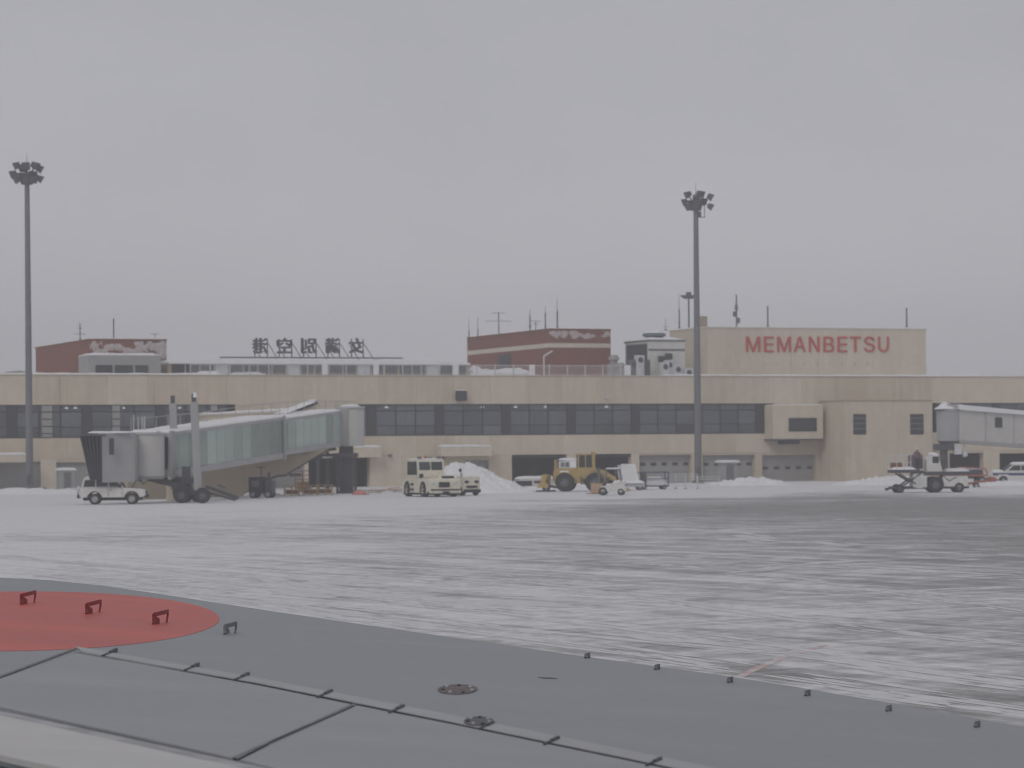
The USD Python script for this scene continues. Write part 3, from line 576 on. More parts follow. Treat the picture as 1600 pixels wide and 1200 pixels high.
# block carrying the red letters
BD = 6.0
t0, zt = face(1105, 511.5, BD); t1 = ft(1447, BD, 550)
L = 4.0
while ft(1048, BD + L, 520) < t0 and L < 60: L += .25
blk = put(T, "sign_block", MB().box(t0, t1, BD + .12, BD + L, ZP - .5, zt - .1), "beige")
e = np.linspace(t0, t1, 9)
for i in range(8): put(blk, "cladding_panel", MB().box(e[i] + .008, e[i + 1] - .008, BD, BD + .115, ZP - .5, zt - .1), beiges[int(rng.integers(2))])
put(blk, "roof_cap", MB().box(t0 - .06, t1 + .06, BD - .06, BD + L + .06, zt - .095, zt + .06), "cream_band")
put(blk, "snow_cap", snow_cap(t0, t1, BD, BD + L, zt + .062, .12, 41, .8), "snow", True)
drip = fz(1280, 568, BD)
for k in range(12):
    q = t0 + 2.2 + k * 1.62; put(blk, "scupper", MB().box(q - .11, q + .11, BD - .05, BD - .002, drip - .14, drip + .14), "beige3")
q = ft(1101, BD + 4); put(T, "chimney_box", MB().box(q - .45, q + .45, BD + 4, BD + 5.2, zt, fz(1101, 494, BD + 4)), "tan")
# small fittings on the face
q, zz = face(720.5, 618, -.5)
tag_lamp = put(T, "wall_speaker", MB().box(q - .5, q + .5, -.95, -.12, zz - .55, zz + .5, .06).box(q - .06, q + .06, -.12, -.004, zz - .2, zz + .2), "pillar")
put(tag_lamp, "snow_cap", snow_cap(q - .48, q + .48, -.92, -.15, zz + .502, .12, 51), "snow", True)
for (px, py) in ((948, 621), (610, 712), (672, 716), (693, 714)):
    q, zz = face(px, py, -.3); put(T, "wall_lamp", MB().box(q - .16, q + .16, -.45, -.1, zz - .14, zz + .14, .04).bar((q, -.12, zz), (q, -.004, zz), .06), "frost" if px > 900 else "steel")
for px in (92, 239): q = ft(px); put(T, "rain_pipe", MB().bar((q, -.08, ZW1 + .1), (q, -.08, ZP - .3), .12, sides=8), "beige")

# ------------------------------------------------------------------ red letters and roof sign
SG = thing("wall_sign", "red capital letters spelling the airport's name on the beige rooftop block", "sign", FACE, TH)
for ch, a, b in zip("MEMANBETSU", (218, 350, 447, 570, 680, 787, 890, 980, 1085, 1190), (322, 420, 547, 655, 757, 865, 962, 1062, 1165, 1268)):
    ta, z1 = face(1120 + a / 4.706, 525.8, BD - .15); tb, z0 = face(1120 + b / 4.706, 550, BD - .15)
    m = meshkit.text_mesh(ch, 1.0, .12); v = m.vertices.copy(); lo, hi = v.min(0), v.max(0)
    v[:, 0] = ta + (v[:, 0] - lo[0]) / (hi[0] - lo[0]) * (tb - ta); v[:, 1] = z0 + (v[:, 1] - lo[1]) / (hi[1] - lo[1]) * (z1 - z0)
    m.vertices = np.c_[v[:, 0], BD - .03 - v[:, 2], v[:, 1]]
    put(SG, "letter", m, "red_letter")
GLYPH = [[67224000, 251904448, 260293056, 130269632, 67108862, 16777214, 6291454, 246208, 246208, 402899392, 1048575998, 1073741823, 268435455, 58966496, 25657568, 524272, 1048568, 10485756, 16744959, 33522143, 32752078, 63176640, 58982336, 126091200, 126058520, 251887644, 251887676, 503578616, 503578616, 201457648],
         [114688, 245760, 253952, 122880, 1073741823, 1073741823, 1073741823, 1006632975, 1006632975, 1008471567, 1010704271, 1023152103, 972555256, 133169662, 532676735, 520093727, 503316492, 134217720, 67108856, 67108848, 122880, 122880, 122880, 122880, 122880, 122880, 122880, 1073741823, 1073741823, 1073741823],
         [7, 268419079, 268419079, 268420615, 234997511, 234997511, 234997511, 234997511, 234997511, 268420871, 268420871, 268420871, 32507655, 14681863, 14681863, 33539847, 33548039, 33548039, 29484807, 29476615, 29476615, 63031047, 58834951, 126074887, 126074887, 251904007, 520339471, 1048560127, 478118399, 138346750],
         [67232224, 117563872, 264364512, 134217726, 33554430, 16777214, 4317664, 123360, 123360, 406847487, 507510783, 1073741823, 264248832, 62922240, 10485758, 2097150, 2097150, 10259534, 16633070, 33410286, 31313134, 64867566, 64880622, 127795182, 127795182, 253608174, 253608142, 505151742, 236716286, 68944124],
         [245760, 245760, 491520, 491520, 491520, 983040, 983040, 2031616, 1073741823, 1073741823, 1073741823, 8127424, 7865280, 7866240, 16254848, 15732480, 31461120, 32513792, 66985472, 16760320, 4193280, 523264, 261632, 524224, 4186080, 33523704, 1073611262, 1072693374, 532676638, 201326604]]
SD = 13.0
RS = thing("roof_sign", "row of large characters seen from behind on steel frames above the snowy roof", "sign", FACE, TH)
for g, (a, b) in zip(GLYPH, ((395, 419), (433, 457), (471, 495), (509, 531.5), (546, 568.5))):
    ta, z1 = face(a, 528, SD); tb, z0 = face(b, 552, SD)
    cw = (tb - ta) / 30; chh = (z1 - z0) / 30; cells = []
    for r, row in enumerate(g):
        s = format(row, "030b")[::-1]                   # seen from behind: mirrored
        c = 0
        while c < 30:
            if s[c] == "1":
                k = c
                while k < 30 and s[k] == "1": k += 1
                cells.append(sbox(ta + c * cw, z1 - (r + 1) * chh, ta + k * cw, z1 - r * chh)); c = k
            else: c += 1
    U = unary_union(cells).buffer(.035).buffer(-.025).simplify(.03)
    mb = MB()
    for P_ in getattr(U, "geoms", [U]):
        if P_.area > .002: mb.ext(P_, "y", SD, SD + .25)
    ch = put(RS, "character", mb, "lamp")
    zb = fz(a, 558.5, SD)
    fr = MB()
    for q in (ta + .2, tb - .1): fr.bar((q, SD - .06, zb), (q, SD - .06, z1 - .1), .10)
    for q in (ta + .45, tb + .55): fr.bar((q, SD - 1.2, zb), (q - .55, SD - .1, z0 + 1.0), .06)
    fr.bar((ta, SD - .07, z0 + .15), (tb, SD - .07, z0 + .15), .08)
    put(ch, "frame", fr, "lamp")
zb = fz(480, 558.5, SD)
put(RS, "beam", MB().bar((ft(341, SD, 558), SD - .6, zb - .05), (ft(626, SD, 558), SD - .6, zb - .05), .14), "lamp")
pb = MB()
for px in (350, 390, 430, 470, 510, 560): q = ft(px, SD - .6, 560); pb.bar((q, SD - .6, ZP - .5), (q, SD - .6, zb - .12), .1)
put(RS, "posts", pb, "lamp")
q = ft(591, SD - 1); put(RS, "junction_box", MB().box(q - .4, q + .4, SD - 1.3, SD - .7, ZP - .4, zb - .13), "frost")

# ------------------------------------------------------------------ antennas on the roofs
def antenna(px, pyt, pyb, d, label, name="antenna", arms=(), thick=.11, whip=None, panels=0):
    t, zt = face(px, pyt, d); zb = fz(px, pyb, d)
    p = fworld(t, d, zb)
    A = thing(name, label, "antenna", p, TH, None)
    h = zt - zb
    hp_ = h if whip is None else h * whip
    put(A, "pole", MB().cone((0, 0, 0), (0, 0, hp_), thick / 2 * 1.1, thick / 2, 8), "antenna", 40)
    put(A, "foot", MB().box(-.14, .14, -.14, .14, 0, .1, .02), "antenna")
    if whip is not None: put(A, "whip", MB().cone((0, 0, hp_), (0, 0, h), .035, .018, 6), "antenna")
    for (zf, w_, nel) in arms:
        m = MB().bar((-w_ / 2, 0, h * zf), (w_ / 2, 0, h * zf), .05)
        for k in range(nel): xx = -w_ / 2 + w_ * (k + .5) / nel; m.bar((xx, -.3, h * zf), (xx, .3, h * zf), .03)
        put(A, "arm", m, "antenna")
    for k in range(panels):
        an_ = k * 2.1; put(A, "panel", MB().box(-.16 + .25 * math.cos(an_), .16 + .25 * math.cos(an_), .25 * math.sin(an_) - .1, .25 * math.sin(an_) + .1, h * (.12 + .2 * (k % 3)), h * (.12 + .2 * (k % 3)) + .6, .03), "steel")
    return A
antenna(125, 505, 531, 13, "thin mast with short cross arms on the left red brick penthouse", arms=((.35, 1.1, 3), (.7, .5, 2)))
antenna(177.5, 498, 531, 13, "plain tall pole on the left red brick penthouse", thick=.14)
antenna(242, 521, 533, 13, "small comb-shaped television aerial at the right end of the left red penthouse", arms=((.9, .9, 4),), thick=.06)
antenna(732.5, 497, 535, 30, "leftmost thin whip mast at the far corner of the striped red penthouse", whip=.5, thick=.13)
antenna(746.5, 495, 533, 29, "second thin whip mast at the far corner of the striped red penthouse", whip=.5, thick=.13)
antenna(779, 488, 524, 24, "mast with two long horizontal bars above the striped red penthouse", arms=((.62, 3.2, 0), (.97, 1.6, 3)), thick=.12)
antenna(828, 483, 518, 14, "thick mast with a loop and thin tip on the striped red penthouse", whip=.72, thick=.16, arms=((.25, .5, 2),))
antenna(837, 501, 517, 13, "low two-legged aerial frame between taller masts on the striped red penthouse", arms=((.95, 1.2, 4), (.7, .7, 2)), thick=.08)
antenna(852, 478, 516, 11, "thick mast with thin tip at the front corner of the striped red penthouse", whip=.70, thick=.16)
antenna(870.5, 465, 515, 11, "tallest mast with thin tip on the striped red penthouse", whip=.58, thick=.17)
antenna(1061, 458, 513, 16, "dark pole with thin top left of the teal disc platform", whip=.55, thick=.16)
antenna(1150.5, 460, 511, 9, "bulky mast hung with panel aerials on the lettered beige block", panels=6, thick=.16, arms=((.55, .6, 2),))
antenna(1199.5, 478, 511, 9, "plain pole standing above the first letters on the beige block", thick=.17)
antenna(1416.5, 481, 511, 9, "plain pole at the far right of the lettered beige block", thick=.17)
antenna(1040, 497, 516, 9, "faint thin whips above the snowy cowl of the white plant house", thick=.05, whip=.4, arms=((.3, .5, 2),))
t, zt = face(1076, 462, 17); zb = fz(1076, 512, 17)
B = thing("disc_platform", "teal disc-shaped platform on a slim pole behind the right floodlight mast", "antenna", fworld(t, 17, zb), TH)
h = zt - zb
put(B, "pole", MB().cone((0, 0, 0), (0, 0, h - .3), .1, .09, 10), "antenna", 40)
put(B, "disc", MB().cone((0, 0, h - .35), (0, 0, h - .05), .5, .95, 24).cone((0, 0, h - .05), (0, 0, h + .04), .95, .95, 24), "teal")
put(B, "beacon_head", MB().cone((0, 0, h + .04), (0, 0, h + .4), .32, .3, 14), "teal", 40)

# ------------------------------------------------------------------ floodlight masts
def mast(px, Y, ztop, label, layout, r0, r1):
    A = thing("floodlight_mast", label, "floodlight mast", gx(px, Y), 0, None)
    put(A, "pole", MB().cone((0, 0, 0), (0, 0, ztop), r0, r1, 20), "steel", 40)
    put(A, "base_plate", MB().cone((0, 0, 0), (0, 0, .25), r0 * 1.7, r0 * 1.5, 16), "steel_dark")
    put(A, "service_hatch", MB().box(-.16, .16, -r0 - .02, -r0 + .1, .8, 1.7, .02), "steel_dark")
    put(A, "crown_ring", MB().cone((0, 0, ztop - .1), (0, 0, ztop + .05), .95, .95, 18).cone((0, 0, ztop - 1.0), (0, 0, ztop - .1), .55, .8, 14), "lamp")
    put(A, "lightning_rod", MB().cone((0, 0, ztop), (0, 0, ztop + 1.9), .035, .018, 6), "antenna")
    for (dx, dy, dz, tilt) in layout:
        m = trimesh.Trimesh([(-.40, -.28, -.35), (.40, -.28, -.35), (.40, -.28, .35), (-.40, -.28, .35), (-.24, .3, -.22), (.24, .3, -.22), (.24, .3, .22), (-.24, .3, .22)]).convex_hull
        m.apply_transform(trimesh.transformations.rotation_matrix(math.radians(tilt), [1, 0, 0]))
        m.apply_transform(trimesh.transformations.rotation_matrix(math.atan2(dx, -dy), [0, 0, 1]))
        m.apply_translation([dx * .86, dy, ztop + dz * .8])
        f = put(A, "floodlight", m, "lamp")
        put(f, "bracket", MB().bar((dx * .86, dy, ztop + dz * .8), (dx * .4, dy * .4, ztop - .05), .09), "lamp")
    return A
lay = [(-1.05, -.3, .95, 25), (.05, -.75, .9, 25), (.95, -.4, .95, 30), (1.35, .2, .6, 30), (-1.5, .1, .0, 20), (-.95, -.5, -.65, 30), (.75, -.6, -.65, 30), (1.35, .1, -.55, 30), (-.4, .6, .85, 25), (.4, .7, .0, 25)]
mast(46.5, 270, 29.9, "tall grey floodlight mast at the far left, its lamps bunched above and below a ring", lay, .36, .23)
lay2 = [(-.95, -.3, .85, 25), (.5, -.5, .9, 25), (1.75, .1, .55, 30), (1.75, -.1, -.75, 30), (-1.35, .1, -.1, 20), (-.85, -.4, -.75, 30), (.1, .7, .5, 25), (.9, .4, .0, 25)]
m2 = mast(1091, 300, 29.4, "tall grey floodlight mast in front of the lettered block, a small cage under its lamps", lay2, .40, .25)
put(m2, "service_cage", MB().bar((.9, 0, 27.7), (.9, 0, 29.3), .08).bar((.1, 0, 27.7), (.9, 0, 27.7), .08).box(.25, .55, -.15, .15, 27.75, 28.3), "lamp")

# ------------------------------------------------------------------ left passenger boarding bridge
LB = thing("boarding_bridge", "glass-sided boarding bridge with grey rounded cab, raised on wheeled legs, left of centre", "boarding bridge")
Pc, Pr = np.array([*at(231, 700, 207)[:2], 0]), np.array([*at(509, 690, 247)[:2], 0])   # cab end and rotunda end of the tunnel
ax = (Pr - Pc); LEN = np.linalg.norm(ax); ax /= LEN
sd = np.array([ax[1], -ax[0], 0])                   # the side turned to the viewer
def bl(s, w, z): return Pc + ax * s + sd * w + np.array([0, 0, z])
def zs(s, z_a, z_b): return z_a + (z_b - z_a) * s / LEN
c_top0, c_bot0 = at(258, 680, 208)[2], at(258, 742, 208)[2]
c_top1, c_bot1 = at(533, 642, 247)[2], at(533, 698, 247)[2]
def prism(pts_sz, w0, w1):
    """Polygon in (along, height), extruded across the bridge from w0 to w1."""
    m = MB().ext(pts_sz, "y", w0, w1).get()
    v = m.vertices.copy(); m.vertices = Pc[None] + v[:, :1] * ax + v[:, 1:2] * sd + np.c_[np.zeros((len(v), 2)), v[:, 2]]
    m.fix_normals()
    return m
def tunnel(s0, s1, grow, half, label=None):
    zt0, zt1, zb0, zb1 = zs(s0, c_top0, c_top1) + grow, zs(s1, c_top0, c_top1) + grow, zs(s0, c_bot0, c_bot1) - grow, zs(s1, c_bot0, c_bot1) - grow
    q = lambda s, f: (zt0 + (zt1 - zt0) * (s - s0) / (s1 - s0)) * f + (zb0 + (zb1 - zb0) * (s - s0) / (s1 - s0)) * (1 - f)
    band = lambda a, b, f0, f1: [(a, q(a, f0)), (b, q(b, f0)), (b, q(b, f1)), (a, q(a, f1))]
    tn = put(LB, "tunnel", prism(band(s0, s1, .93, 1.0), -half, half), "bridge_trim")
    put(tn, "sill_beam", prism(band(s0, s1, 0.0, .14), -half, half), "bridge_trim")
    put(tn, "floor_lining", prism(band(s0, s1, .14, .17), -half + .1, half - .1), "tunnel_in")
    put(tn, "ceiling_lining", prism(band(s0, s1, .90, .925), -half + .1, half - .1), "tunnel_in")
    n = max(3, round((s1 - s0) / 1.9)); e = np.linspace(s0, s1, n + 1)
    for side in (1, -1):
        w0, w1 = (half - .05, half - .02) if side > 0 else (-half + .02, -half + .05)
        for i in range(n): put(tn, "glass_panel", prism(band(e[i] + .035, e[i + 1] - .035, .145, .925), w0, w1), "pane_green")
        for x_ in e: put(tn, "mullion", prism(band(max(s0, x_ - .05), min(s1, x_ + .05), .14, .93), *((half - .09, half) if side > 0 else (-half, -half + .09))), "bridge_trim")
    m = trimesh.util.concatenate([])
    # diagonal braces seen through the glass
    br = MB()
    for i in range(n): br.bar(bl(e[i] + .1, half - .2, q(e[i], .2)), bl(e[i + 1] - .1, half - .2, q(e[i + 1], .86)), .07)
    put(tn, "brace", br, "bridge_trim")
    sc = snow_cap(s0, s1, -half, half, 0, .2, int(s0 * 7) + 3, .35)
    v = sc.vertices.copy(); zz_ = np.array([q(a_, 1.0) for a_ in v[:, 0]]) + .003 + v[:, 2]
    sc.vertices = Pc[None] + v[:, :1] * ax + v[:, 1:2] * sd + np.c_[np.zeros((len(v), 2)), zz_]; sc.fix_normals()
    put(tn, "roof_snow", sc, "snow", True)
    return q
S1 = LEN * .615
tunnel(0, S1, .16, 1.65)
tunnel(S1 + .01, LEN, -.02, 1.35)
put(LB, "tunnel_collar", prism([(S1 - .25, zs(S1, c_top0, c_top1) + .28), (S1 + .12, zs(S1, c_top0, c_top1) + .28), (S1 + .12, zs(S1, c_bot0, c_bot1) - .3), (S1 - .25, zs(S1, c_bot0, c_bot1) - .3)], 1.655, 1.78), "bridge")
put(LB, "end_frame", prism([(.02, c_top0 + .3), (.75, c_top0 + .3), (.75, c_bot0 - .25), (.02, c_bot0 - .25)], 1.66, 1.8), "bridge")
# cab: drum, flat side and bellows
cz1, cz0 = at(225, 679, 206)[2], at(225, 747, 206)[2]
cc = at(228, 710, 206); cc[2] = 0
rad = (at(257, 700, 206)[0] - at(199, 700, 206)[0]) / 2
put(LB, "cab_drum", MB().cone(cc + [0, 0, cz0 + .12], cc + [0, 0, cz1], rad, rad, 40), "bridge_lt", 40)
put(LB, "drum_roof", MB().cone(cc + [0, 0, cz1 + .002], cc + [0, 0, cz1 + .15], rad + .1, rad - .1, 40), "bridge_trim")
put(LB, "cab_floor", MB().cone(cc + [0, 0, cz0 - .08], cc + [0, 0, cz0 + .11], rad - .1, rad + .14, 40), "bridge_trim")
ds = snow_cap(cc[0] - rad * .75, cc[0] + rad * .75, cc[1] - rad * .7, cc[1] + rad * .7, cz1 + .152, .2, 77, .22)
put(LB, "drum_snow", ds, "snow", True)
q0, q1 = at(160, 715, 202), at(201, 715, 203.5)
cabm = MB().ext([(q0[0], q0[1] - .2), (q1[0] + .5, q1[1] - .6), (q1[0] + .5, q1[1] + 3.4), (q0[0] + .2, q0[1] + 3.2)], "z", cz0 - .25, cz1 - .02)
cab = put(LB, "cab", cabm, "bridge")
wx = at(176, 715, 202)[0]
put(cab, "cab_window", MB().box(wx - .17, wx + .17, q0[1] - .52, q0[1] - .44 + .0, EYE + .0, EYE + 1.15, .02), "pane_dark")
put(cab, "cab_roof", MB().ext([(q0[0] - .2, q0[1] - .35), (q1[0] + .3, q1[1] - .7), (q1[0] + .3, q1[1] + 3.5), (q0[0], q0[1] + 3.3)], "z", cz1 - .015, cz1 + .1), "bridge_trim")
cs = snow_cap(q0[0] - 1.0, q1[0] + .2, q0[1] + .1, q0[1] + 2.9, cz1 + .103, .14, 78, .2)
put(cab, "snow_cap", cs, "snow", True)
b0 = at(133, 715, 202)
for k in range(6):                                  # folds of the bellows
    f0, f1 = k / 6, (k + .82) / 6
    xa, xb = q0[0] + (b0[0] - q0[0]) * f0, q0[0] + (b0[0] - q0[0]) * f1
    lean = .14 * k
    m = MB().ext([(q0[1] - .25 + .04 * k, cz0 - .05), (q0[1] + 3.1, cz0 - .05), (q0[1] + 3.1, cz1 - .12), (q0[1] - .25 + .04 * k, cz1 - .12)], "x", xb, xa)
    v = m.get().vertices
    mm = m.get(); mm.vertices[:, 0] += -lean * (mm.vertices[:, 2] - cz0) / (cz1 - cz0) + lean * .4
    mm.fix_normals()
    put(cab, "bellows_fold", mm, "bellows")
put(cab, "bellows_hood", MB().box(b0[0] - .25, q0[0] + .3, q0[1] - .3, q0[1] + 3.2, cz1 - .1, cz1 + .02, .03), "steel_dark")
# drive legs with lift columns standing above the roof
def leg(px, py_t, py_b, Y, w):
    a, b = at(px, py_t, Y), gx(px + (7 if px > 290 else 4), Y)
    c = put(LB, "lift_column", MB().bar(a, (b[0], b[1], .9), w, w), "bridge")
    put(c, "column_top", MB().bar(a, a + [0, 0, .55], w * .6, w * .6), "steel_dark")
    return b
l1, l2 = leg(303, 628, 0, 205.5, .52), leg(270, 630, 0, 209.5, .48)
lamp = at(305, 621, 205.4); put(LB, "dome_lamp", MB().cone(lamp, lamp + [0, 0, .35], .18, .12, 12), "snow")
bog = put(LB, "drive_bogie", MB().bar(l1 + [-.1, 0, 1.6], l2 + [.1, 0, 1.6], .5, .45).bar(l1 + [0, .3, .75], l2 + [0, -.3, .75], .35, .35).bar((l1 + l2) / 2 + [0, 0, .7], (l1 + l2) / 2 + [0, 0, 2.6], .6), "steel_dark")
for (px, Y) in ((283.5, 206), (316.5, 204)):
    w_ = gx(px, Y)
    wheel(LB, w_[0], w_[1], .56, .5, -1, .5, rm="steel")
for (px, Y) in ((290, 209), (310, 208)):
    w_ = gx(px, Y); wheel(LB, w_[0], w_[1], .56, .5, -1, .5, rm="steel")
put(LB, "under_truss", MB().bar(at(232, 748, 206), at(300, 764, 207), .3, .35).bar(at(236, 746, 209), at(300, 759, 209.5), .2).bar(at(258, 744, 207), at(262, 752, 207), .2), "steel_dark")
tow = MB().bar(at(322, 760, 205), at(372, 778, 204), .22).bar(at(318, 768, 204.6), at(368, 781, 203.6), .16).bar(at(340, 758, 205.5), at(352, 762, 205.3), .12)
put(LB, "tow_arm", tow, "steel_dark")
cb = MB()
for (x0_, x1_, y0_, dip, Y) in ((191, 214, 748, 20, 203), (219, 231, 747, 8, 204)):
    prev = None
    for k in range(13):
        f = k / 12; p = at(x0_ + (x1_ - x0_) * f, y0_ + 2 + dip * math.sin(math.pi * min(1, f * 1.05)) * (1 - .35 * f), Y)
        if prev is not None: cb.bar(prev, p, .07, sides=6)
        prev = p
put(LB, "hanging_cable", cb, "black")
# rotunda and its pedestal
rc = at(548, 690, 248); rc[2] = 0
rz1, rz0 = at(548, 638, 248)[2], at(548, 697, 248)[2]
rr = (at(570, 690, 248)[0] - at(527, 690, 248)[0]) / 2
put(LB, "rotunda", MB().cone(rc + [0, 0, rz0], rc + [0, 0, rz1], rr, rr, 12), "bridge_lt", 20)
put(LB, "rotunda_roof", MB().cone(rc + [0, 0, rz1 + .002], rc + [0, 0, rz1 + .14], rr + .12, rr, 12), "bridge_trim")
put(LB, "rotunda_door_panel", MB().box(rc[0] - rr - .1, rc[0] - .15, rc[1] - rr - .12, rc[1] + .6, rz0 + .05, rz1 + .0, .03), "bridge")
put(LB, "rotunda_snow", snow_cap(rc[0] - rr * .7, rc[0] + rr * .7, rc[1] - rr * .7, rc[1] + rr * .7, rz1 + .142, .15, 81, .25), "snow", True)
pdx = at(541, 720, 248)[0]
ped = put(LB, "pedestal", MB().cone((pdx, rc[1], .1), (pdx, rc[1], rz0 - .01), .62, .62, 18).box(pdx - .85, pdx + .85, rc[1] - .85, rc[1] + .85, 0, .22), "steel_dark", 40)
pm = MB()
for sx in (-.78, .78):
    for sy in (-.78, .78): pm.bar((pdx + sx, rc[1] + sy, .2), (pdx + sx, rc[1] + sy, rz0 - .6), .12)
for z_ in np.arange(.8, rz0 - .6, .9):
    pm.bar((pdx - .78, rc[1] - .78, z_), (pdx + .78, rc[1] - .78, z_), .08).bar((pdx - .78, rc[1] - .78, z_), (pdx + .78, rc[1] - .78, z_ + .9 if z_ + .9 < rz0 - .6 else z_), .06).bar((pdx - .78, rc[1] + .78, z_), (pdx + .78, rc[1] + .78, z_), .08)
put(ped, "ladder_frame", pm, "steel_dark")
put(ped, "platform", MB().box(pdx - 1.05, pdx + 1.0, rc[1] - 1.05, rc[1] + .9, rz0 - .95, rz0 - .6), "steel_dark")
fr = MB()
for px in (497, 512): q = gx(px, 249); fr.bar(q, q + [0, 0, 3.6], .3)
fr.bar(at(486, 712, 249), at(524, 712, 249), .5, .35).bar(at(500, 703, 249), at(525, 700, 249), .4)
put(LB, "support_frame", fr, "steel_dark")
put(LB, "support_snow", MB().box(at(504, 712, 248.6)[0], at(520, 712, 248.6)[0], 248.2, 248.7, at(510, 716, 248.6)[2], at(510, 713, 248.6)[2], .03), "snow")
# stair stringer and handrail coming down from the rotunda
st = MB(); path = [at(524, 695, 246), at(515, 699, 245), at(445, 741, 240), at(430, 743, 239), at(378, 770, 236)]
for a_, b_ in zip(path, path[1:]): st.bar(a_, b_, .16, .3)
put(LB, "stair_stringer", st, "steel_dark")
hr_ = MB()
for a_, b_ in zip(path, path[1:]): hr_.bar(a_ + [0, 1.1, .05], b_ + [0, 1.1, .05], .12, .25)
put(LB, "far_stringer", hr_, "steel_dark")
# roof rails above the tunnel
rr_ = MB(); top_ = [at(205, 655, 209), at(300, 646, 218), at(410, 631, 232), at(475, 627, 242), at(557, 627, 252)]
for a_, b_ in zip(top_, top_[1:]):
    rr_.bar(a_, b_, .05).bar(a_ - [0, 0, .9], b_ - [0, 0, .9], .045)
    for k in range(5):
        p = a_ + (b_ - a_) * k / 5; rr_.bar(p, p - [0, 0, 1.35], .05)
put(LB, "roof_rail", rr_, "bridge_trim")
ld = MB()
for px in (209, 216, 222, 226): p = at(px, 650 if px != 209 else 648, 207); ld.bar(p, p - [.0, 0, 1.6], .09)
put(LB, "roof_ladder", ld, "bridge_trim")

# fixed gangway from the rotunda back to the terminal, with the walled stair below
GW = thing("gangway", "beige fixed gangway with a snow-topped sloped roof behind the left boarding bridge", "gangway", FACE, TH)
gt = ft(374, 0); dn = -(D0 - 252) * ca
P0 = np.array(face(372, 629, 0))
end = at(556, 627, 251.5); endl = ((end[:2] - np.array([0, D0])) @ np.array([ca, sa]), (end[:2] - np.array([0, D0])) @ np.array([-sa, ca]))
g0 = min(P0[0], endl[0] - 2.8)
put(GW, "side_wall", MB().box(endl[0] - 3.0, endl[0] - .1, endl[1] + 1.2, -.03, 4.6, at(540, 641, 252)[2]), "beige2")
put(GW, "roof_slab", MB().box(endl[0] - 3.1, endl[0], endl[1] + 1.1, -.02, at(540, 641, 252)[2] + .004, at(540, 641, 252)[2] + .16), "cream_band")
put(GW, "roof_snow", snow_cap(endl[0] - 3.05, endl[0] - .05, endl[1] + 1.2, -.1, at(540, 641, 252)[2] + .165, .22, 91, .5), "snow", True)
# raised hip of the roof with its snowy slope
A_, B_, C_, D_ = at(440, 650, 246), at(497, 627.5, 248), at(556, 627, 251), at(556, 643, 251)
def to_face(m):
    v = m.vertices.copy(); x_ = v[:, 0]; y_ = v[:, 1] - D0
    m.vertices = np.c_[ca * x_ + sa * y_, -sa * x_ + ca * y_, v[:, 2]]; m.fix_normals(); return m
dh = endl[1] + .6
hpts = [face(442, 650, dh), face(497, 628, dh), face(557, 627, dh), face(557, 646, dh)]
put(GW, "roof_hip", MB().ext(hpts, "y", dh, dh + 2.6), "beige2")
ss = MB(); n_ = 10
for k in range(n_):
    a_ = A_ + (B_ - A_) * (k / n_ * .97); b_ = A_ + (B_ - A_) * ((k + 1) / n_ * .97)
    m = trimesh.Trimesh(np.array([a_ + [-.05, -.15, .02], b_ + [-.05, -.15, .02], b_ + [-.9, 2.6, .02], a_ + [-.9, 2.6, .02], a_ + [-.15, .15, .26], b_ + [-.15, .15, .24], b_ + [-.8, 2.3, .24], a_ + [-.8, 2.3, .26]])).convex_hull
    ss.add(m)
put(GW, "slope_snow", to_face(ss.get()), "snow", 50)
put(GW, "ridge_cap", to_face(MB().bar(at(455, 643, 247), at(495, 629, 249), .25, .3).get()), "steel_dark")
w0 = MB()
poly = [(262, 745), (500, 703), (516, 700), (446, 741), (430, 742.5), (380, 770), (380, 784), (200, 784), (200, 740)]
for Y_ in (0,):
    pts3 = [at(x_, y_, 222 + (x_ - 200) / 320 * 20) for x_, y_ in poly]
    v = np.array(pts3); v[:, 2] = np.maximum(v[:, 2], 0)
loc = np.c_[ca * v[:, 0] + sa * (v[:, 1] - D0), -sa * v[:, 0] + ca * (v[:, 1] - D0), v[:, 2]]
dmean = loc[:, 1]
pl = Polygon(np.c_[loc[:, 0], loc[:, 2]]).buffer(0)
slope = np.polyfit(loc[:, 0], loc[:, 1], 1)
mb = MB().ext(pl, "y", 0, 3.0).get(); vv = mb.vertices.copy(); vv[:, 1] += slope[0] * vv[:, 0] + slope[1]; mb.vertices = vv; mb.fix_normals()
put(GW, "stair_wall", mb, "tan")

# ------------------------------------------------------------------ right passenger boarding bridge
RB = thing("boarding_bridge", "pale solid-sided boarding bridge with a snow-covered roof, cut by the right edge", "boarding bridge")
rc2 = at(1484, 660, 276); rc2[2] = 0
r2 = (at(1503, 660, 276)[0] - at(1462, 660, 276)[0]) / 2
z1, z0 = at(1484, 642, 276)[2], at(1484, 689, 276)[2]
put(RB, "rotunda", MB().cone(rc2 + [0, 0, z0], rc2 + [0, 0, z1], r2, r2, 36), "bridge", 40)
put(RB, "rotunda_floor", MB().cone(rc2 + [0, 0, z0 - .25], rc2 + [0, 0, z0 - .003], r2 - .3, r2 - .05, 30), "steel_dark")
put(RB, "rotunda_roof", MB().cone(rc2 + [0, 0, z1 + .002], rc2 + [0, 0, z1 + .2], r2 + .1, r2 - .2, 36), "bridge_trim")
put(RB, "rotunda_snow", mound(2.6, 2.4, .75, 5, 24, .4).apply_translation(rc2 + [-.2, 0, z1 + .2]), "snow", True)
hx_ = at(1488, 636, 276); put(RB, "roof_unit", MB().box(hx_[0] - .6, hx_[0] + .75, 275.2, 276.6, z1 + .2, at(1488, 631.5, 276)[2], .04), "bridge")
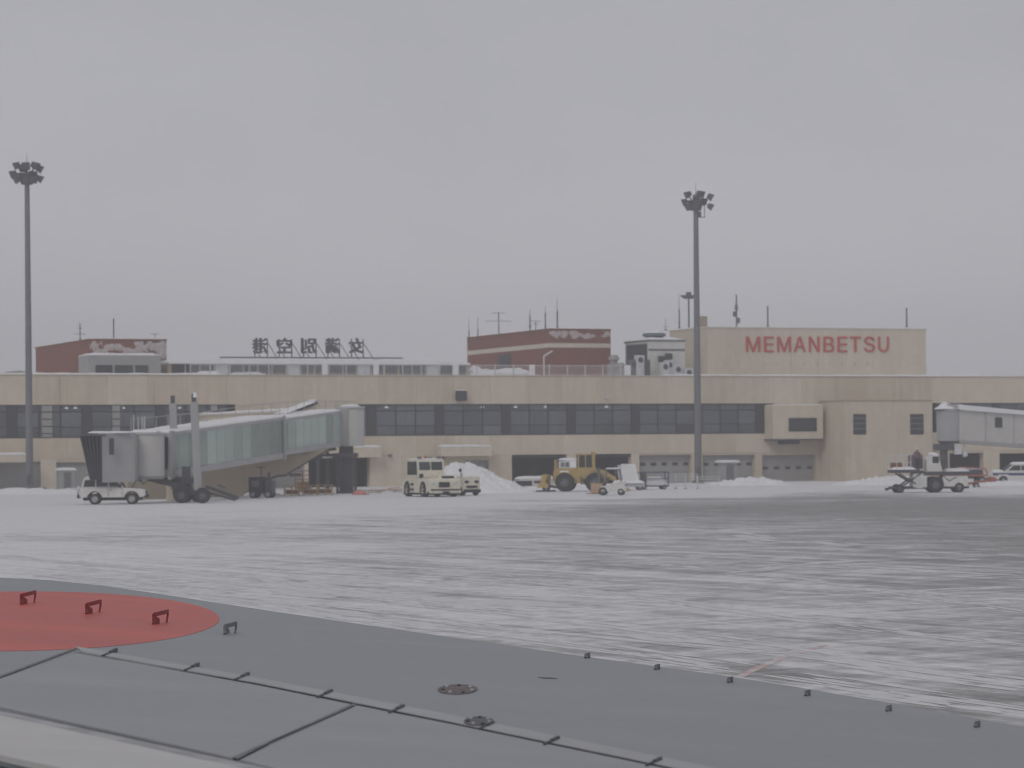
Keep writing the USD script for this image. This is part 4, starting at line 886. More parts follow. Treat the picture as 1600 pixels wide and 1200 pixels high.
def rprism(pp, Y0, Y1): 
    v0 = np.array([at(x_, y_, Y0 + (x_ - 1500) * .03) for x_, y_ in pp]); v1 = v0 + np.array([-.3, Y1 - Y0, 0])
    n = len(pp); f = [(0, k, k + 1) for k in range(1, n - 1)] + [(n, n + k + 1, n + k) for k in range(1, n - 1)]
    for k in range(n): j = (k + 1) % n; f += [(k, n + k, n + j), (k, n + j, j)]
    m = trimesh.Trimesh(np.vstack([v0, v1]), f, process=False); m.fix_normals(); return m
tn = put(RB, "tunnel", rprism([(1499, 640), (1700, 656), (1700, 700), (1499, 688)], 275, 278.4), "bridge_lt")
put(tn, "sill_beam", rprism([(1499, 688.2), (1700, 700.2), (1700, 706.5), (1499, 692)], 274.9, 278.5), "bridge")
put(tn, "roof_snow", rprism([(1499, 632), (1520, 635), (1560, 639), (1620, 644), (1700, 651), (1700, 656), (1499, 640)], 274.6, 278.6), "snow")
for x_ in (1540, 1584, 1628): put(tn, "wall_rib", rprism([(x_, 644.5 + (x_ - 1540) * .08), (x_ + 1.4, 644.5 + (x_ - 1540) * .08), (x_ + 1.4, 690 + (x_ - 1540) * .06), (x_, 690 + (x_ - 1540) * .06)], 274.9, 275), "bridge_trim")
put(tn, "window", rprism([(1557, 652), (1566, 652.6), (1566, 668), (1557, 667.5)], 274.85, 274.95), "pane_dark")
pc = gx(1475, 276)
put(RB, "pedestal", MB().cone(pc, pc + [0, 0, z0 - .25], .42, .36, 16).box(pc[0] - .9, pc[0] + .9, 275.2, 276.9, z0 - .9, z0 - .26, .05), "steel_dark", 40)
put(RB, "hoist_box", MB().box(pc[0] + .9, pc[0] + 1.6, 275, 276, z0 - 1.3, z0 - .4, .05).bar((pc[0] + 1.9, 275.5, z0 - .2), (pc[0] + 1.9, 275.5, z0 - 1.6), .14).box(pc[0] + 1.75, pc[0] + 2.15, 275.2, 275.8, z0 - 1.5, z0 - 1.0, .03), "frost")

# ------------------------------------------------------------------ vehicles
# white four-wheel-drive car under the bridge cab
cpos = gx(178, 203.5)
CAR = thing("parked_car", "white four-wheel-drive car with a black bumper under the left bridge cab", "car", (cpos[0], 203.5, 0), math.radians(3))
prof = [(-2.33, .62), (-2.36, 1.0), (-2.30, 1.16), (2.0, 1.10), (2.22, 1.02), (2.28, .62), (2.0, .5)] 
prof = [(-2.33, .58), (-2.36, .98), (-2.28, 1.2), (.78, 1.17), (2.05, 1.08), (2.24, .98), (2.28, .62), (1.98, .55)]
arch = lambda cx_: [(cx_ + .46 * math.cos(a_), .38 + .46 * math.sin(a_)) for a_ in np.linspace(.35, math.pi - .35, 9)]
bodyP = Polygon([(-2.33, .55)] + prof[1:7] + [(1.98, .5), (-2.2, .5)]).difference(Polygon([(1.32 + .47 * math.cos(a_), .40 + .47 * math.sin(a_)) for a_ in np.linspace(0, 2 * math.pi, 24)])).difference(Polygon([(-1.28 + .47 * math.cos(a_), .40 + .47 * math.sin(a_)) for a_ in np.linspace(0, 2 * math.pi, 24)]))
put(CAR, "body", MB().ext(bodyP, "y", -.84, .84), "white")
put(CAR, "cabin", MB().ext([(-2.22, 1.21), (-2.08, 1.80), (-1.95, 1.86), (.12, 1.84), (.25, 1.78), (.80, 1.19)], "y", -.76, .76), "white")
for s in (-1, 1):
    y0_, y1_ = (-.785, -.765) if s < 0 else (.765, .785)
    for pp in ([(-2.05, 1.26), (-1.95, 1.72), (-1.25, 1.74), (-1.25, 1.26)], [(-1.15, 1.26), (-1.15, 1.74), (-.35, 1.74), (-.35, 1.26)], [(-.25, 1.26), (-.25, 1.74), (.12, 1.72), (.62, 1.26)]):
        put(CAR, "side_window", MB().ext(pp, "y", y0_, y1_), "pane_dark")
    put(CAR, "wheel_arch", MB().ext(Polygon([(1.32 + .53 * math.cos(a_), .40 + .53 * math.sin(a_)) for a_ in np.linspace(-.1, math.pi + .1, 20)] + [(1.32 + .46 * math.cos(a_), .40 + .46 * math.sin(a_)) for a_ in np.linspace(math.pi + .1, -.1, 20)]), "y", s * .86 - .03, s * .86 + .03)
        .ext(Polygon([(-1.28 + .53 * math.cos(a_), .40 + .53 * math.sin(a_)) for a_ in np.linspace(-.1, math.pi + .1, 20)] + [(-1.28 + .46 * math.cos(a_), .40 + .46 * math.sin(a_)) for a_ in np.linspace(math.pi + .1, -.1, 20)]), "y", s * .86 - .03, s * .86 + .03), "black")
    put(CAR, "door_mirror", MB().box(.42, .58, s * .88 - .1, s * .88 + .1, 1.2, 1.38, .03), "black")
    put(CAR, "headlight", MB().box(2.16, 2.27, s * .62 - .14, s * .62 + .14, .82, .98, .02), "frost")
    put(CAR, "tail_light", MB().box(-2.39, -2.33, s * .72 - .1, s * .72 + .1, .82, 1.12, .01), "amber")
    for x_ in (1.32, -1.28): wheel(CAR, x_, s * .74, .385, .25, s, .6)
put(CAR, "windscreen", MB().ext([(.27, 1.75), (.77, 1.22), (.80, 1.22), (.31, 1.76)], "y", -.66, .66), "pane_dark")
put(CAR, "bumper", MB().box(2.2, 2.42, -.82, .82, .45, .68, .04), "black"); put(CAR, "bumper", MB().box(-2.52, -2.32, -.82, .82, .45, .66, .04), "black")
put(CAR, "grille", MB().box(2.23, 2.31, -.45, .45, .72, .95, .01), "black")
put(CAR, "chassis", MB().box(-2.1, 2.0, -.6, .6, .28, .52), "black")
put(CAR, "spare_wheel", MB().cone((-2.38, .1, .95), (-2.58, .1, .95), .36, .34, 20), "frost", 40)
put(CAR, "roof_snow", snow_cap(-2.0, .1, -.7, .7, 1.862, .1, 15, .15), "snow", True)
put(CAR, "door_seam", MB().box(-.32, -.30, -.846, -.838, .55, 1.18).box(.66, .68, -.846, -.838, .55, 1.16).box(-.2, -.05, -.86, -.84, 1.0, 1.04), "black")

# cream pushback tractor, nose to the right and towards the viewer
tp = gx(676, 226)
TUG = thing("pushback_tractor", "big cream pushback tractor with dark cab windows and a roof beacon, before the snow heap", "tractor", (tp[0] - .1, 226, 0), math.radians(-68))
put(TUG, "body", MB().ext([(-3.0, .45), (-3.0, 1.35), (-1.2, 1.5), (2.75, 1.42), (2.9, 1.3), (2.9, .42), (2.5, .32), (-2.6, .32)], "y", -1.35, 1.35), "cream")
put(TUG, "hood", MB().ext([(-.1, 1.43), (-.05, 1.72), (2.2, 1.62), (2.45, 1.43)], "y", -.2, 1.2), "cream")
put(TUG, "front_bumper", MB().box(2.92, 3.2, -1.3, 1.3, .28, .62, .05), "cream")
put(TUG, "bumper_strip", MB().box(3.21, 3.27, -1.25, 1.25, .52, .62), "black")
put(TUG, "skirt", MB().box(-2.8, 3.1, -1.32, 1.32, .16, .3), "black")
tc = put(TUG, "cab", MB().ext([(-2.1, 1.52), (-2.0, 2.82), (-1.85, 2.9), (.15, 2.88), (.28, 2.80), (.42, 1.5)], "y", -1.25, .95), "cream")
put(tc, "windscreen", MB().ext([(.34, 1.80), (.255, 2.72), (.295, 2.72), (.385, 1.80)], "y", -1.12, -.2), "pane_dark")
put(tc, "windscreen", MB().ext([(.34, 1.80), (.255, 2.72), (.295, 2.72), (.385, 1.80)], "y", -.12, .82), "pane_dark")
for (a, b) in ((-1.95, -1.0), (-.9, .12)): put(tc, "side_window", MB().ext([(a, 1.72), (a + .03, 2.74), (b, 2.74), (b + .06, 1.72)], "y", -1.285, -1.255), "pane_dark")
for (a, b) in ((-1.95, -1.0), (-.9, .12)): put(tc, "side_window", MB().ext([(a, 1.72), (a + .03, 2.74), (b, 2.74), (b + .06, 1.72)], "y", .955, .985), "pane_dark")
put(tc, "rear_window", MB().ext([(-2.13, 1.75), (-2.05, 2.7), (-2.02, 2.7), (-2.09, 1.75)], "y", -1.1, .8), "pane_dark")
put(tc, "wiper", MB().bar((.33, -.5, 1.82), (.32, -.15, 2.35), .04).bar((.33, .4, 1.82), (.32, .7, 2.3), .04), "black")
put(tc, "beacon", MB().cone((-.7, -.2, 2.9), (-.7, -.2, 3.18), .17, .13, 14), "amber", 40)
put(tc, "roof_lamps", MB().box(-.2, .05, -1.1, -.8, 2.92, 3.15, .03).box(-.2, .05, .5, .8, 2.92, 3.15, .03).bar((-.1, -1.1, 2.92), (-.1, .8, 2.92), .06), "steel")
put(tc, "roof_snow", snow_cap(-1.9, .1, -1.2, .9, 2.9, .1, 18, .18), "snow", True)
for (y_, z_) in ((-.9, 1.05), (.9, 1.05)): put(TUG, "headlight", MB().cone((2.88, y_, z_), (2.95, y_, z_), .14, .13, 14), "frost")
put(TUG, "grille", MB().box(2.9, 2.94, -.45, .45, .75, 1.15, .01), "black")
put(TUG, "hood_vent", MB().ext([(2.46, 1.45), (2.24, 1.6), (2.26, 1.62), (2.49, 1.47)], "y", .0, 1.0), "black")
put(TUG, "spot_lamp", MB().cone((.75, -1.15, 1.65), (.95, -1.15, 1.65), .15, .17, 14).bar((.8, -1.15, 1.42), (.8, -1.15, 1.6), .06), "black")
put(TUG, "step", MB().box(-.9, -.3, -1.42, -1.36, .5, .65).box(-.9, -.3, -1.42, -1.36, .9, 1.05), "black")
put(TUG, "tow_hook", MB().box(3.2, 3.5, -.25, .25, .2, .42, .04), "black")
for s in (-1, 1):
    for x_ in (1.75, -1.85):
        put(TUG, "wheel_arch", MB().ext(Polygon([(x_ + .72 * math.cos(a_), .55 + .68 * math.sin(a_)) for a_ in np.linspace(-.25, math.pi + .25, 20)]), "y", s * 1.352 - .004 * s - .004, s * 1.352 + .008), "black")
        wheel(TUG, x_, s * 1.2, .58, .42, s, .6, rm="cream")
# second tug behind, half hidden
sp_ = gx(716, 230)
TG2 = thing("baggage_tug", "low cream tug with a snow-covered deck, half hidden behind the pushback tractor", "tractor", (sp_[0] + .3, 230, 0), math.radians(-60))
put(TG2, "body", MB().ext([(-1.6, .35), (-1.6, 1.1), (1.3, 1.55), (1.6, 1.5), (1.6, .35)], "y", -.75, .75), "cream")
put(TG2, "bumper", MB().box(1.6, 1.8, -.75, .75, .25, .5, .04), "black")
for y_ in (-.45, .45): put(TG2, "headlight", MB().box(1.59, 1.64, y_ - .18, y_ + .18, 1.0, 1.2, .02), "black")
put(TG2, "grille", MB().box(1.59, 1.63, -.5, .5, .62, .8), "black")
put(TG2, "deck_snow", snow_cap(-.2, 1.5, -.7, .7, 1.4, .4, 23, .15), "snow", True)
put(TG2, "mirror", MB().bar((1.3, -.7, 1.4), (1.3, -.85, 2.0), .05).box(1.2, 1.35, -.95, -.75, 1.9, 2.15, .02), "black")
for s in (-1, 1):
    for x_ in (1.05, -1.05): wheel(TG2, x_, s * .66, .38, .25, s)

# yellow wheel loader, rear to the left
lp = gx(908, 247)
WL = thing("wheel_loader", "yellow wheel loader with a snow-covered engine hood, parked before the open bays", "wheel loader", (lp[0], 247, 0), math.radians(-8))
put(WL, "rear_frame", MB().ext([(-2.3, .9), (-2.3, 1.75), (-1.95, 2.0), (-.3, 2.0), (-.1, 1.3), (.4, .95), (.2, .7), (-1.9, .7)], "y", -.75, .75), "yellow")
put(WL, "engine_hood", MB().ext([(-1.85, 2.01), (-1.82, 2.62), (-.32, 2.72), (-.28, 2.01)], "y", -.66, .66), "frost")
for x_ in (-1.5, -1.1): put(WL, "hood_vent", MB().box(x_ - .15, x_ + .15, -.69, -.665, 2.12, 2.5, .01), "steel")
put(WL, "hood_snow", snow_cap(-1.85, -.3, -.68, .68, 2.70, .16, 27, .12), "snow", True)
put(WL, "hood_side_snow", MB().box(-.85, -.3, -.72, -.665, 2.02, 2.65, .03), "snow")
put(WL, "rear_grille", MB().box(-2.36, -2.305, -.6, .6, 1.0, 1.7), "black")
put(WL, "rear_lamp_post", MB().bar((-2.15, -.65, 1.75), (-2.15, -.65, 2.75), .12).bar((-2.15, .65, 1.75), (-2.15, .65, 2.75), .12).bar((-2.15, -.65, 2.7), (-2.15, .65, 2.7), .1), "yellow")
put(WL, "cab_base", MB().ext([(-.2, 1.35), (-.25, 2.05), (1.25, 2.05), (1.4, 1.3), (.9, .95), (.1, 1.0)], "y", -.72, .72), "yellow")
cb_ = MB()
for x_ in (-.15, 1.1):
    for y_ in (-.68, .68): cb_.bar((x_, y_, 2.05), (x_ * .95 + .03, y_, 3.15), .11)
cb_.bar((.48, -.68, 2.05), (.48, -.68, 3.15), .08).bar((.48, .68, 2.05), (.48, .68, 3.15), .08)
cb_.box(-.2, 1.18, -.73, .73, 3.1, 3.24, .04)
wc = put(WL, "cab", cb_, "yellow")
for s in (-1, 1):
    for (a, b) in ((-.08, .43), (.53, 1.03)): put(wc, "side_window", MB().box(a, b, s * .68 - .012, s * .68 + .012, 2.06, 3.09), "pane_dark")
put(wc, "windscreen", MB().box(1.05, 1.07, -.62, .62, 2.06, 3.09), "pane_dark"); put(wc, "rear_window", MB().box(-.14, -.12, -.62, .62, 2.06, 3.09), "pane_dark")
put(WL, "exhaust_stack", MB().cone((1.22, -.75, 1.6), (1.22, -.75, 3.25), .1, .1, 10).box(.95, 1.35, -.85, -.65, 3.2, 3.4, .03), "yellow")
put(WL, "front_frame", MB().ext([(1.0, .75), (1.3, 1.5), (2.2, 1.75), (2.5, 1.2), (2.2, .7)], "y", -.5, .5), "yellow")
arm = MB()
for y_ in (-.55, .55): arm.bar((1.7, y_, 1.75), (3.2, y_, .85), .18, .32)
put(WL, "lift_arm", arm, "yellow")
put(WL, "bucket", MB().ext([(3.0, .15), (3.05, 1.0), (3.25, 1.15), (3.35, .5), (4.2, .12), (4.15, .05), (3.1, .05)], "y", -1.25, 1.25), "yellow")
put(WL, "hitch", MB().box(.3, 1.2, -.35, .35, .65, 1.0), "steel_dark")
put(WL, "steps", MB().box(.1, .6, -.95, -.72, .6, .68).box(.1, .6, -.95, -.72, 1.0, 1.08).bar((.1, -.9, .6), (.1, -.9, 1.3), .05), "steel_dark")
for s in (-1, 1):
    wheel(WL, -1.28, s * .98, .80, .6, s, .5, rm="steel"); wheel(WL, 1.28, s * .98, .80, .6, s, .5, rm="steel")
    put(WL, "mudguard", MB().ext(Polygon([(-1.28 + .95 * math.cos(a_), .78 + .92 * math.sin(a_)) for a_ in np.linspace(.5, 2.6, 14)] + [(-1.28 + .86 * math.cos(a_), .78 + .84 * math.sin(a_)) for a_ in np.linspace(2.6, .5, 14)]), "y", s * .98 - .28, s * .98 + .28), "yellow")
put(WL, "mudguard_snow", snow_cap(-1.7, -.9, -1.24, -.72, 1.66, .14, 28, .12), "snow", True)
# yellow plough blade left of the loader and the snow-covered trailer behind
bp = gx(853, 246.5)
BL = thing("plough_blade", "small yellow plough blade standing left of the wheel loader", "plough blade", (bp[0], 246.5, 0), math.radians(-20))
put(BL, "blade", MB().ext([(-.3, .45), (-.22, .9), (-.2, 1.45), (.2, 1.5), (.27, 1.3), (.15, .9), (.25, .4)], "y", -.6, .6), "yellow")
put(BL, "side_plate", MB().ext([(-.6, .35), (-.4, .65), (-.25, .9), (.4, .7), (.5, .35)], "y", -.7, -.62), "yellow")
put(BL, "stand", MB().bar((.2, 0, .5), (1.2, 0, .35), .2).box(-.6, .6, -.85, .85, .0, .14).bar((0, -.5, .1), (0, -.5, .6), .12).bar((0, .5, .1), (0, .5, .6), .12), "steel_dark")
fp = gx(832, 250)
FT_ = thing("flat_trailer", "low dark flat trailer under a layer of snow in front of the open bay", "trailer", (fp[0], 250, 0), math.radians(4))
put(FT_, "deck", MB().ext([(-1.7, .5), (-1.55, .95), (-.6, 1.1), (1.9, 1.05), (1.9, .45), (-1.4, .4)], "y", -.8, .8), "white")
put(FT_, "side_board", MB().box(-1.5, -.1, -.83, -.805, .5, .92).box(.1, .9, -.83, -.805, .72, .92), "pillar")
put(FT_, "snow_load", snow_cap(-1.5, 1.9, -.8, .8, 1.06, .28, 33, .2), "snow", True)
put(FT_, "drawbar", MB().bar((-1.6, 0, .5), (-2.1, 0, .35), .12).box(-2.15, -2.0, -.12, .12, .0, .6), "red")
for s in (-1, 1):
    for x_ in (-1.0, 1.2): wheel(FT_, x_, s * .7, .3, .2, s)
# snow-plastered stair truck / slanted board
sp2 = gx(982, 252)
ST = thing("conveyor_truck", "snow-plastered ramp standing steeply behind the forklift", "ramp", (sp2[0], 252, 0), math.radians(5))
put(ST, "slope_board", MB().ext([(-.95, .75), (-1.0, 2.2), (.55, 2.2), (.95, .75)], "y", -.5, -.3), "frost")
put(ST, "slope_snow", MB().ext([(-.8, .78), (-.72, 2.3), (.52, 2.3), (.9, .78)], "y", -.64, -.505), "snow")
put(ST, "post", MB().box(-1.15, -.98, -.4, .3, .4, 2.15, .02), "steel_dark")
put(ST, "chassis", MB().box(-1.0, 1.35, -.65, .8, .28, .72, .05), "frost"); put(ST, "chassis_snow", snow_cap(-.9, 1.3, -.85, -.3, .6, .3, 35, .12), "snow", True)
for s in (-1, 1):
    for x_ in (-.6, .95): wheel(ST, x_, s * .55, .26, .18, s)
# forklift with an orange crate on its forks
fk = gx(955, 224.5)
FK = thing("forklift", "small snow-dusted forklift with a cage roof in front of the wheel loader", "forklift", (fk[0], 224.5, 0), math.radians(172))
put(FK, "body", MB().ext([(-1.15, .35), (-1.15, .95), (-.95, 1.05), (-.2, 1.0), (.1, .75), (.75, .72), (.8, .3), (-.9, .25)], "y", -.52, .52), "white")
put(FK, "body_snow", snow_cap(-1.1, -.2, -.48, .48, 1.0, .2, 37, .1), "snow", True)
og = MB()
for x_ in (-.85, .45):
    for y_ in (-.46, .46): og.bar((x_, y_, .95), (x_ * .8, y_, 2.0), .07)
for x_ in np.linspace(-.7, .4, 6): og.bar((x_, -.48, 2.02), (x_, .48, 2.02), .05)
og.bar((-.72, -.48, 2.02), (.42, -.48, 2.02), .07).bar((-.72, .48, 2.02), (.42, .48, 2.02), .07)
put(FK, "overhead_guard", og, "steel"); put(FK, "guard_snow", snow_cap(-.7, .4, -.45, .45, 2.05, .1, 38, .12), "snow", True)
put(FK, "seat", MB().box(-.5, -.1, -.25, .25, 1.0, 1.15, .04).box(-.55, -.42, -.25, .25, 1.1, 1.6, .04), "black")
put(FK, "steering_wheel", MB().cone((.22, 0, 1.3), (.25, 0, 1.36), .19, .19, 14).bar((.45, 0, .8), (.24, 0, 1.3), .06), "black")
ms = MB()
for y_ in (-.32, .32): ms.bar((.95, y_, .08), (.95, y_, 2.15), .1, .12)
for z_ in (.3, 1.1, 2.1): ms.bar((.95, -.32, z_), (.95, .32, z_), .08)
put(FK, "lift_mast", ms, "steel")
fo = MB()
for y_ in (-.28, .28): fo.box(1.0, 1.95, y_ - .06, y_ + .06, .12, .17).box(1.0, 1.06, y_ - .06, y_ + .06, .12, .7)
put(FK, "fork", fo, "steel_dark")
for s in (-1, 1): wheel(FK, .6, s * .46, .32, .22, s, rm="steel"); wheel(FK, -.8, s * .44, .26, .2, s, rm="steel")
put(FK, "tail_light", MB().box(-1.2, -1.155, -.45, -.3, .7, .85).box(-1.2, -1.155, .3, .45, .7, .85), "amber")
ck = gx(933, 224.6)
CR = thing("pallet_crate", "orange-brown crate resting on the forks of the small forklift", "crate", (ck[0], 224.6, 0.175), math.radians(-8))
for k in range(4): put(CR, "board", MB().box(-.42, .42, -.45, -.42, .04 + k * .19, .2 + k * .19), "orange")
for k in range(4): put(CR, "board", MB().box(-.42, .42, .42, .45, .04 + k * .19, .2 + k * .19), "orange")
put(CR, "end_panel", MB().box(-.45, -.425, -.42, .42, .03, .8).box(.425, .45, -.42, .42, .03, .8), "orange")
put(CR, "base", MB().box(-.45, .45, -.45, .45, 0, .03), "orange"); put(CR, "load", MB().box(-.42, .42, -.42, .42, .031, .68, .05), "snow_dirty")

# aircraft loader with a platform and rails at the right, person at its controls
HL0 = gx(1448, 224)
HL = thing("cargo_loader", "pale snow-caked cargo loader with railed platform and big middle wheel, below the right bridge", "loader", (HL0[0], 224, 0), math.radians(2))
pxm = 4500 / 224.0
def hx2(px): return (px - 1448) / pxm
put(HL, "deck", MB().box(hx2(1390), hx2(1430), -1.0, 1.0, 1.55, 1.8, .03), "steel_dark")
put(HL, "deck_snow", snow_cap(hx2(1390), hx2(1428), -1.0, 1.0, 1.802, .2, 41, .18), "snow", True)
put(HL, "deck", MB().box(hx2(1440), hx2(1513), -.95, .95, 1.35, 1.62, .03), "steel_dark")
for y_ in (-.95, .95):
    rl_ = MB()
    for px in (1385, 1396, 1407, 1418): rl_.bar((hx2(px) + .1, y_, 1.8), (hx2(px) + .1, y_, 2.95), .05)
    for z_ in (2.4, 2.95): rl_.bar((hx2(1386), y_, z_), (hx2(1419), y_, z_), .05)
    put(HL, "railing", rl_, "frost")
put(HL, "tool_box", MB().box(hx2(1392), hx2(1408), -.6, .3, 1.85, 2.35, .03), "brown")
sc_ = MB()
for y_ in (-.85, .85):
    sc_.bar((hx2(1402), y_, .35), (hx2(1436), y_, 1.5), .12).bar((hx2(1436), y_, .45), (hx2(1402), y_, 1.5), .12)
put(HL, "scissor_lift", sc_, "steel_dark")
put(HL, "main_body", MB().box(hx2(1424), hx2(1446), -.9, .9, .4, 1.5, .06).box(hx2(1470), hx2(1510), -.9, .9, .45, 1.3, .06), "white")
put(HL, "side_panel", MB().box(hx2(1428), hx2(1438), -.95, -.905, .35, 1.25, .02), "frost")
put(HL, "chassis", MB().box(hx2(1390), hx2(1512), -.7, .7, .3, .5, .03), "steel_dark")
put(HL, "control_panel", MB().box(hx2(1421), hx2(1444), .45, .6, 1.85, 2.95, .03), "jacket")
cabl = put(HL, "operator_cab", MB().ext([(hx2(1446), 1.63), (hx2(1446), 2.6), (hx2(1452), 2.9), (hx2(1464), 2.95), (hx2(1471), 1.63)], "y", -.7, .7), "white")
put(cabl, "cab_window", MB().box(hx2(1455), hx2(1465), -.735, -.705, 2.3, 2.8, .01), "pane_dark")
put(cabl, "roof_snow", snow_cap(hx2(1452), hx2(1465), -.65, .65, 2.93, .2, 43, .12), "snow", True)
put(HL, "hydraulic_arm", MB().bar((hx2(1470), -.3, 1.6), (hx2(1478), -.3, 2.6), .18).bar((hx2(1468), .3, 1.6), (hx2(1475), .3, 2.5), .14), "steel_dark")
put(HL, "snow_lump", snow_cap(hx2(1476), hx2(1512), -.9, .9, 1.622, .25, 44, .2), "snow_dirty", True)
put(HL, "hydraulic_hose", MB().bar((hx2(1466), -.92, 1.5), (hx2(1480), -.92, .9), .06, sides=6).bar((hx2(1480), -.92, .9), (hx2(1492), -.92, 1.2), .06, sides=6), "black")
for (px, r_) in ((1403, .34), (1496, .38)):
    for s in (-1, 1): wheel(HL, hx2(px), s * .8, r_, .28, s, rm="steel")
for s in (-1, 1): wheel(HL, hx2(1459), s * .85, .62, .4, s, .5, rm="steel")
put(HL, "tow_bar", MB().bar((hx2(1390), 0, .35), (hx2(1384), 0, .3), .14).box(hx2(1383), hx2(1387), -.2, .2, .18, .4, .03), "steel_dark")
# the person on the deck
def person(loc, rz, label):
    P_ = thing("person", label, "person", loc, rz)
    import manifold3d as m3
    def sph(c, r): return m3.Manifold.sphere(r, 16).translate(list(map(float, c)))
    def bone(a, ra, b, rb): return m3.Manifold.batch_hull([sph(a, ra), sph(b, rb)])
    J = {"hipL": (.09, 0, .90), "hipR": (-.09, 0, .90), "kneeL": (.10, -.03, .49), "kneeR": (-.10, -.03, .49), "ankL": (.11, .02, .08), "ankR": (-.11, .02, .08)}
    legs = sum_m([bone(J["hip" + s], .095, J["knee" + s], .065) for s in "LR"] + [bone(J["knee" + s], .065, J["ank" + s], .048) for s in "LR"] + [bone(J["ank" + s], .05, (J["ank" + s][0], -.14, .045), .045) for s in "LR"] + [bone((-.08, 0, .93), .11, (.08, 0, .93), .11)])
    tor = sum_m([bone((0, 0, .95), .14, (0, -.02, 1.15), .15), bone((-.1, -.02, 1.15), .12, (-.12, -.02, 1.36), .10), bone((.1, -.02, 1.15), .12, (.12, -.02, 1.36), .10), bone((-.14, -.02, 1.38), .08, (.14, -.02, 1.38), .08), bone((0, -.02, 1.4), .075, (0, -.03, 1.5), .06)]
        + [bone((s * .19, -.02, 1.38), .072, (s * .25, -.06, 1.12), .055) for s in (-1, 1)] + [bone((s * .25, -.06, 1.12), .055, (s * .17, -.30, 1.06), .042) for s in (-1, 1)])
    head = sum_m([bone((0, -.03, 1.46), .055, (0, -.04, 1.58), .055), bone((0, -.04, 1.60), .085, (0, -.03, 1.66), .092), bone((0, -.11, 1.58), .02, (0, -.13, 1.60), .014), sph((.088, -.03, 1.61), .025), sph((-.088, -.03, 1.61), .025)])
    hands = sum_m([bone((s * .17, -.32, 1.06), .036, (s * .165, -.38, 1.055), .036) for s in (-1, 1)] + [bone((s * .165 + (k - 1.5) * .02, -.39, 1.055), .0095, (s * .165 + (k - 1.5) * .022, -.455 + abs(k - 1.3) * .008, 1.035), .008) for s in (-1, 1) for k in range(4)] + [bone((s * .135, -.35, 1.06), .012, (s * .11, -.40, 1.05), .009) for s in (-1, 1)])
    body = sum_m([legs, tor, head, hands]).refine_to_length(.05)
    mm = body.to_mesh(); tm = trimesh.Trimesh(mm.vert_properties[:, :3], mm.tri_verts)
    b = put(P_, "body", tm, "skin", True)
    grow = lambda m, k: m
    def shell(parts, k):
        m_ = parts.to_mesh(); t_ = trimesh.Trimesh(m_.vert_properties[:, :3], m_.tri_verts); t_.vertices = t_.vertices + t_.vertex_normals * k; return t_
    put(P_, "jacket", shell(tor, .022), "jacket", True)
    put(P_, "trousers", shell(legs, .016), "trousers", True)
    hm = sum_m([m3.Manifold.sphere(.125, 24).translate([0, -.035, 1.665]) - m3.Manifold.cube([.4, .4, .2], True).translate([0, 0, 1.56])]) + m3.Manifold.cylinder(.012, .14, .14, 24).translate([0, -.06, 1.655])
    put(P_, "helmet", hm, "white", 40)
    ey = MB()
    for s in (-1, 1): ey.box(s * .034 - .013, s * .034 + .013, -.128, -.118, 1.618, 1.630)
    ey.box(-.022, .022, -.125, -.115, 1.545, 1.552)
    put(P_, "face", ey, "black")
    return P_
def sum_m(l):
    import manifold3d as m3
    return m3.Manifold.batch_boolean(l, m3.OpType.Add)
dk = np.array([HL0[0], 224, 0]) + np.array([hx2(1432), -.35, 0])
put(HL, "operator_step", MB().box(hx2(1424), hx2(1441), -.9, .4, 1.505, 1.72, .02), "steel_dark")
person((dk[0], dk[1], 1.722), math.radians(20), "person in a pale helmet and dark jacket standing on the cargo loader by the railing")

# red dolly frame behind the loader, heap of red gear, white-and-blue car at the edge
rd = gx(1508, 262)
RD = thing("baggage_dolly", "red-framed baggage dolly in front of the dark doorway under the right bridge", "dolly", (rd[0], 262, 0), math.radians(6))
put(RD, "frame", MB().box(-1.9, 1.9, -.7, .7, .85, 1.0, .02).bar((-1.9, -.7, 1.0), (-.6, -.7, 1.7), .1).bar((-.6, -.7, 1.7), (1.7, -.7, 1.55), .1).bar((1.7, -.7, 1.55), (1.9, -.7, 1.0), .1).bar((-.6, .7, 1.0), (-.6, .7, 1.7), .1), "red")
put(RD, "load", MB().box(-.5, 1.5, -.6, .6, 1.005, 1.45, .05), "steel_dark"); put(RD, "snow_cap", snow_cap(-.5, 1.5, -.6, .6, 1.452, .12, 47, .15), "snow_dirty", True)
for s in (-1, 1):
    for x_ in (-1.4, 1.4): wheel(RD, x_, s * .62, .42, .2, s)
rg = gx(1526, 240)
RG = thing("tow_bar", "faded red tow bar lying half buried in snow right of the cargo loader", "tow bar", (rg[0], 240, 0), math.radians(15))
put(RG, "bar", MB().bar((-1.5, 0, .35), (1.4, .2, .75), .18, sides=8).bar((-1.5, -.4, .3), (-1.5, .4, .3), .16, sides=8), "red")
put(RG, "head", MB().box(1.2, 1.7, -.2, .5, .6, 1.0, .05), "red"); put(RG, "snow_cover", mound(3.4, 1.4, .42, 3, 24), "snow_dirty", True)
for s in (-1, 1): wheel(RG, -.2, s * .35, .28, .14, s)
bc = gx(1590, 268)
BC = thing("parked_car", "white car with a blue stripe and snow on its roof at the right edge", "car", (bc[0], 268, 0), math.radians(2))
bp_ = Polygon([(-2.6, .5), (-2.65, .95), (-2.4, 1.15), (-1.3, 1.25), (2.7, 1.25), (2.75, .5)]).difference(Polygon([(-1.5 + .45 * math.cos(a_), .36 + .47 * math.sin(a_)) for a_ in np.linspace(0, 6.28, 24)])).difference(Polygon([(1.6 + .45 * math.cos(a_), .36 + .47 * math.sin(a_)) for a_ in np.linspace(0, 6.28, 24)]))
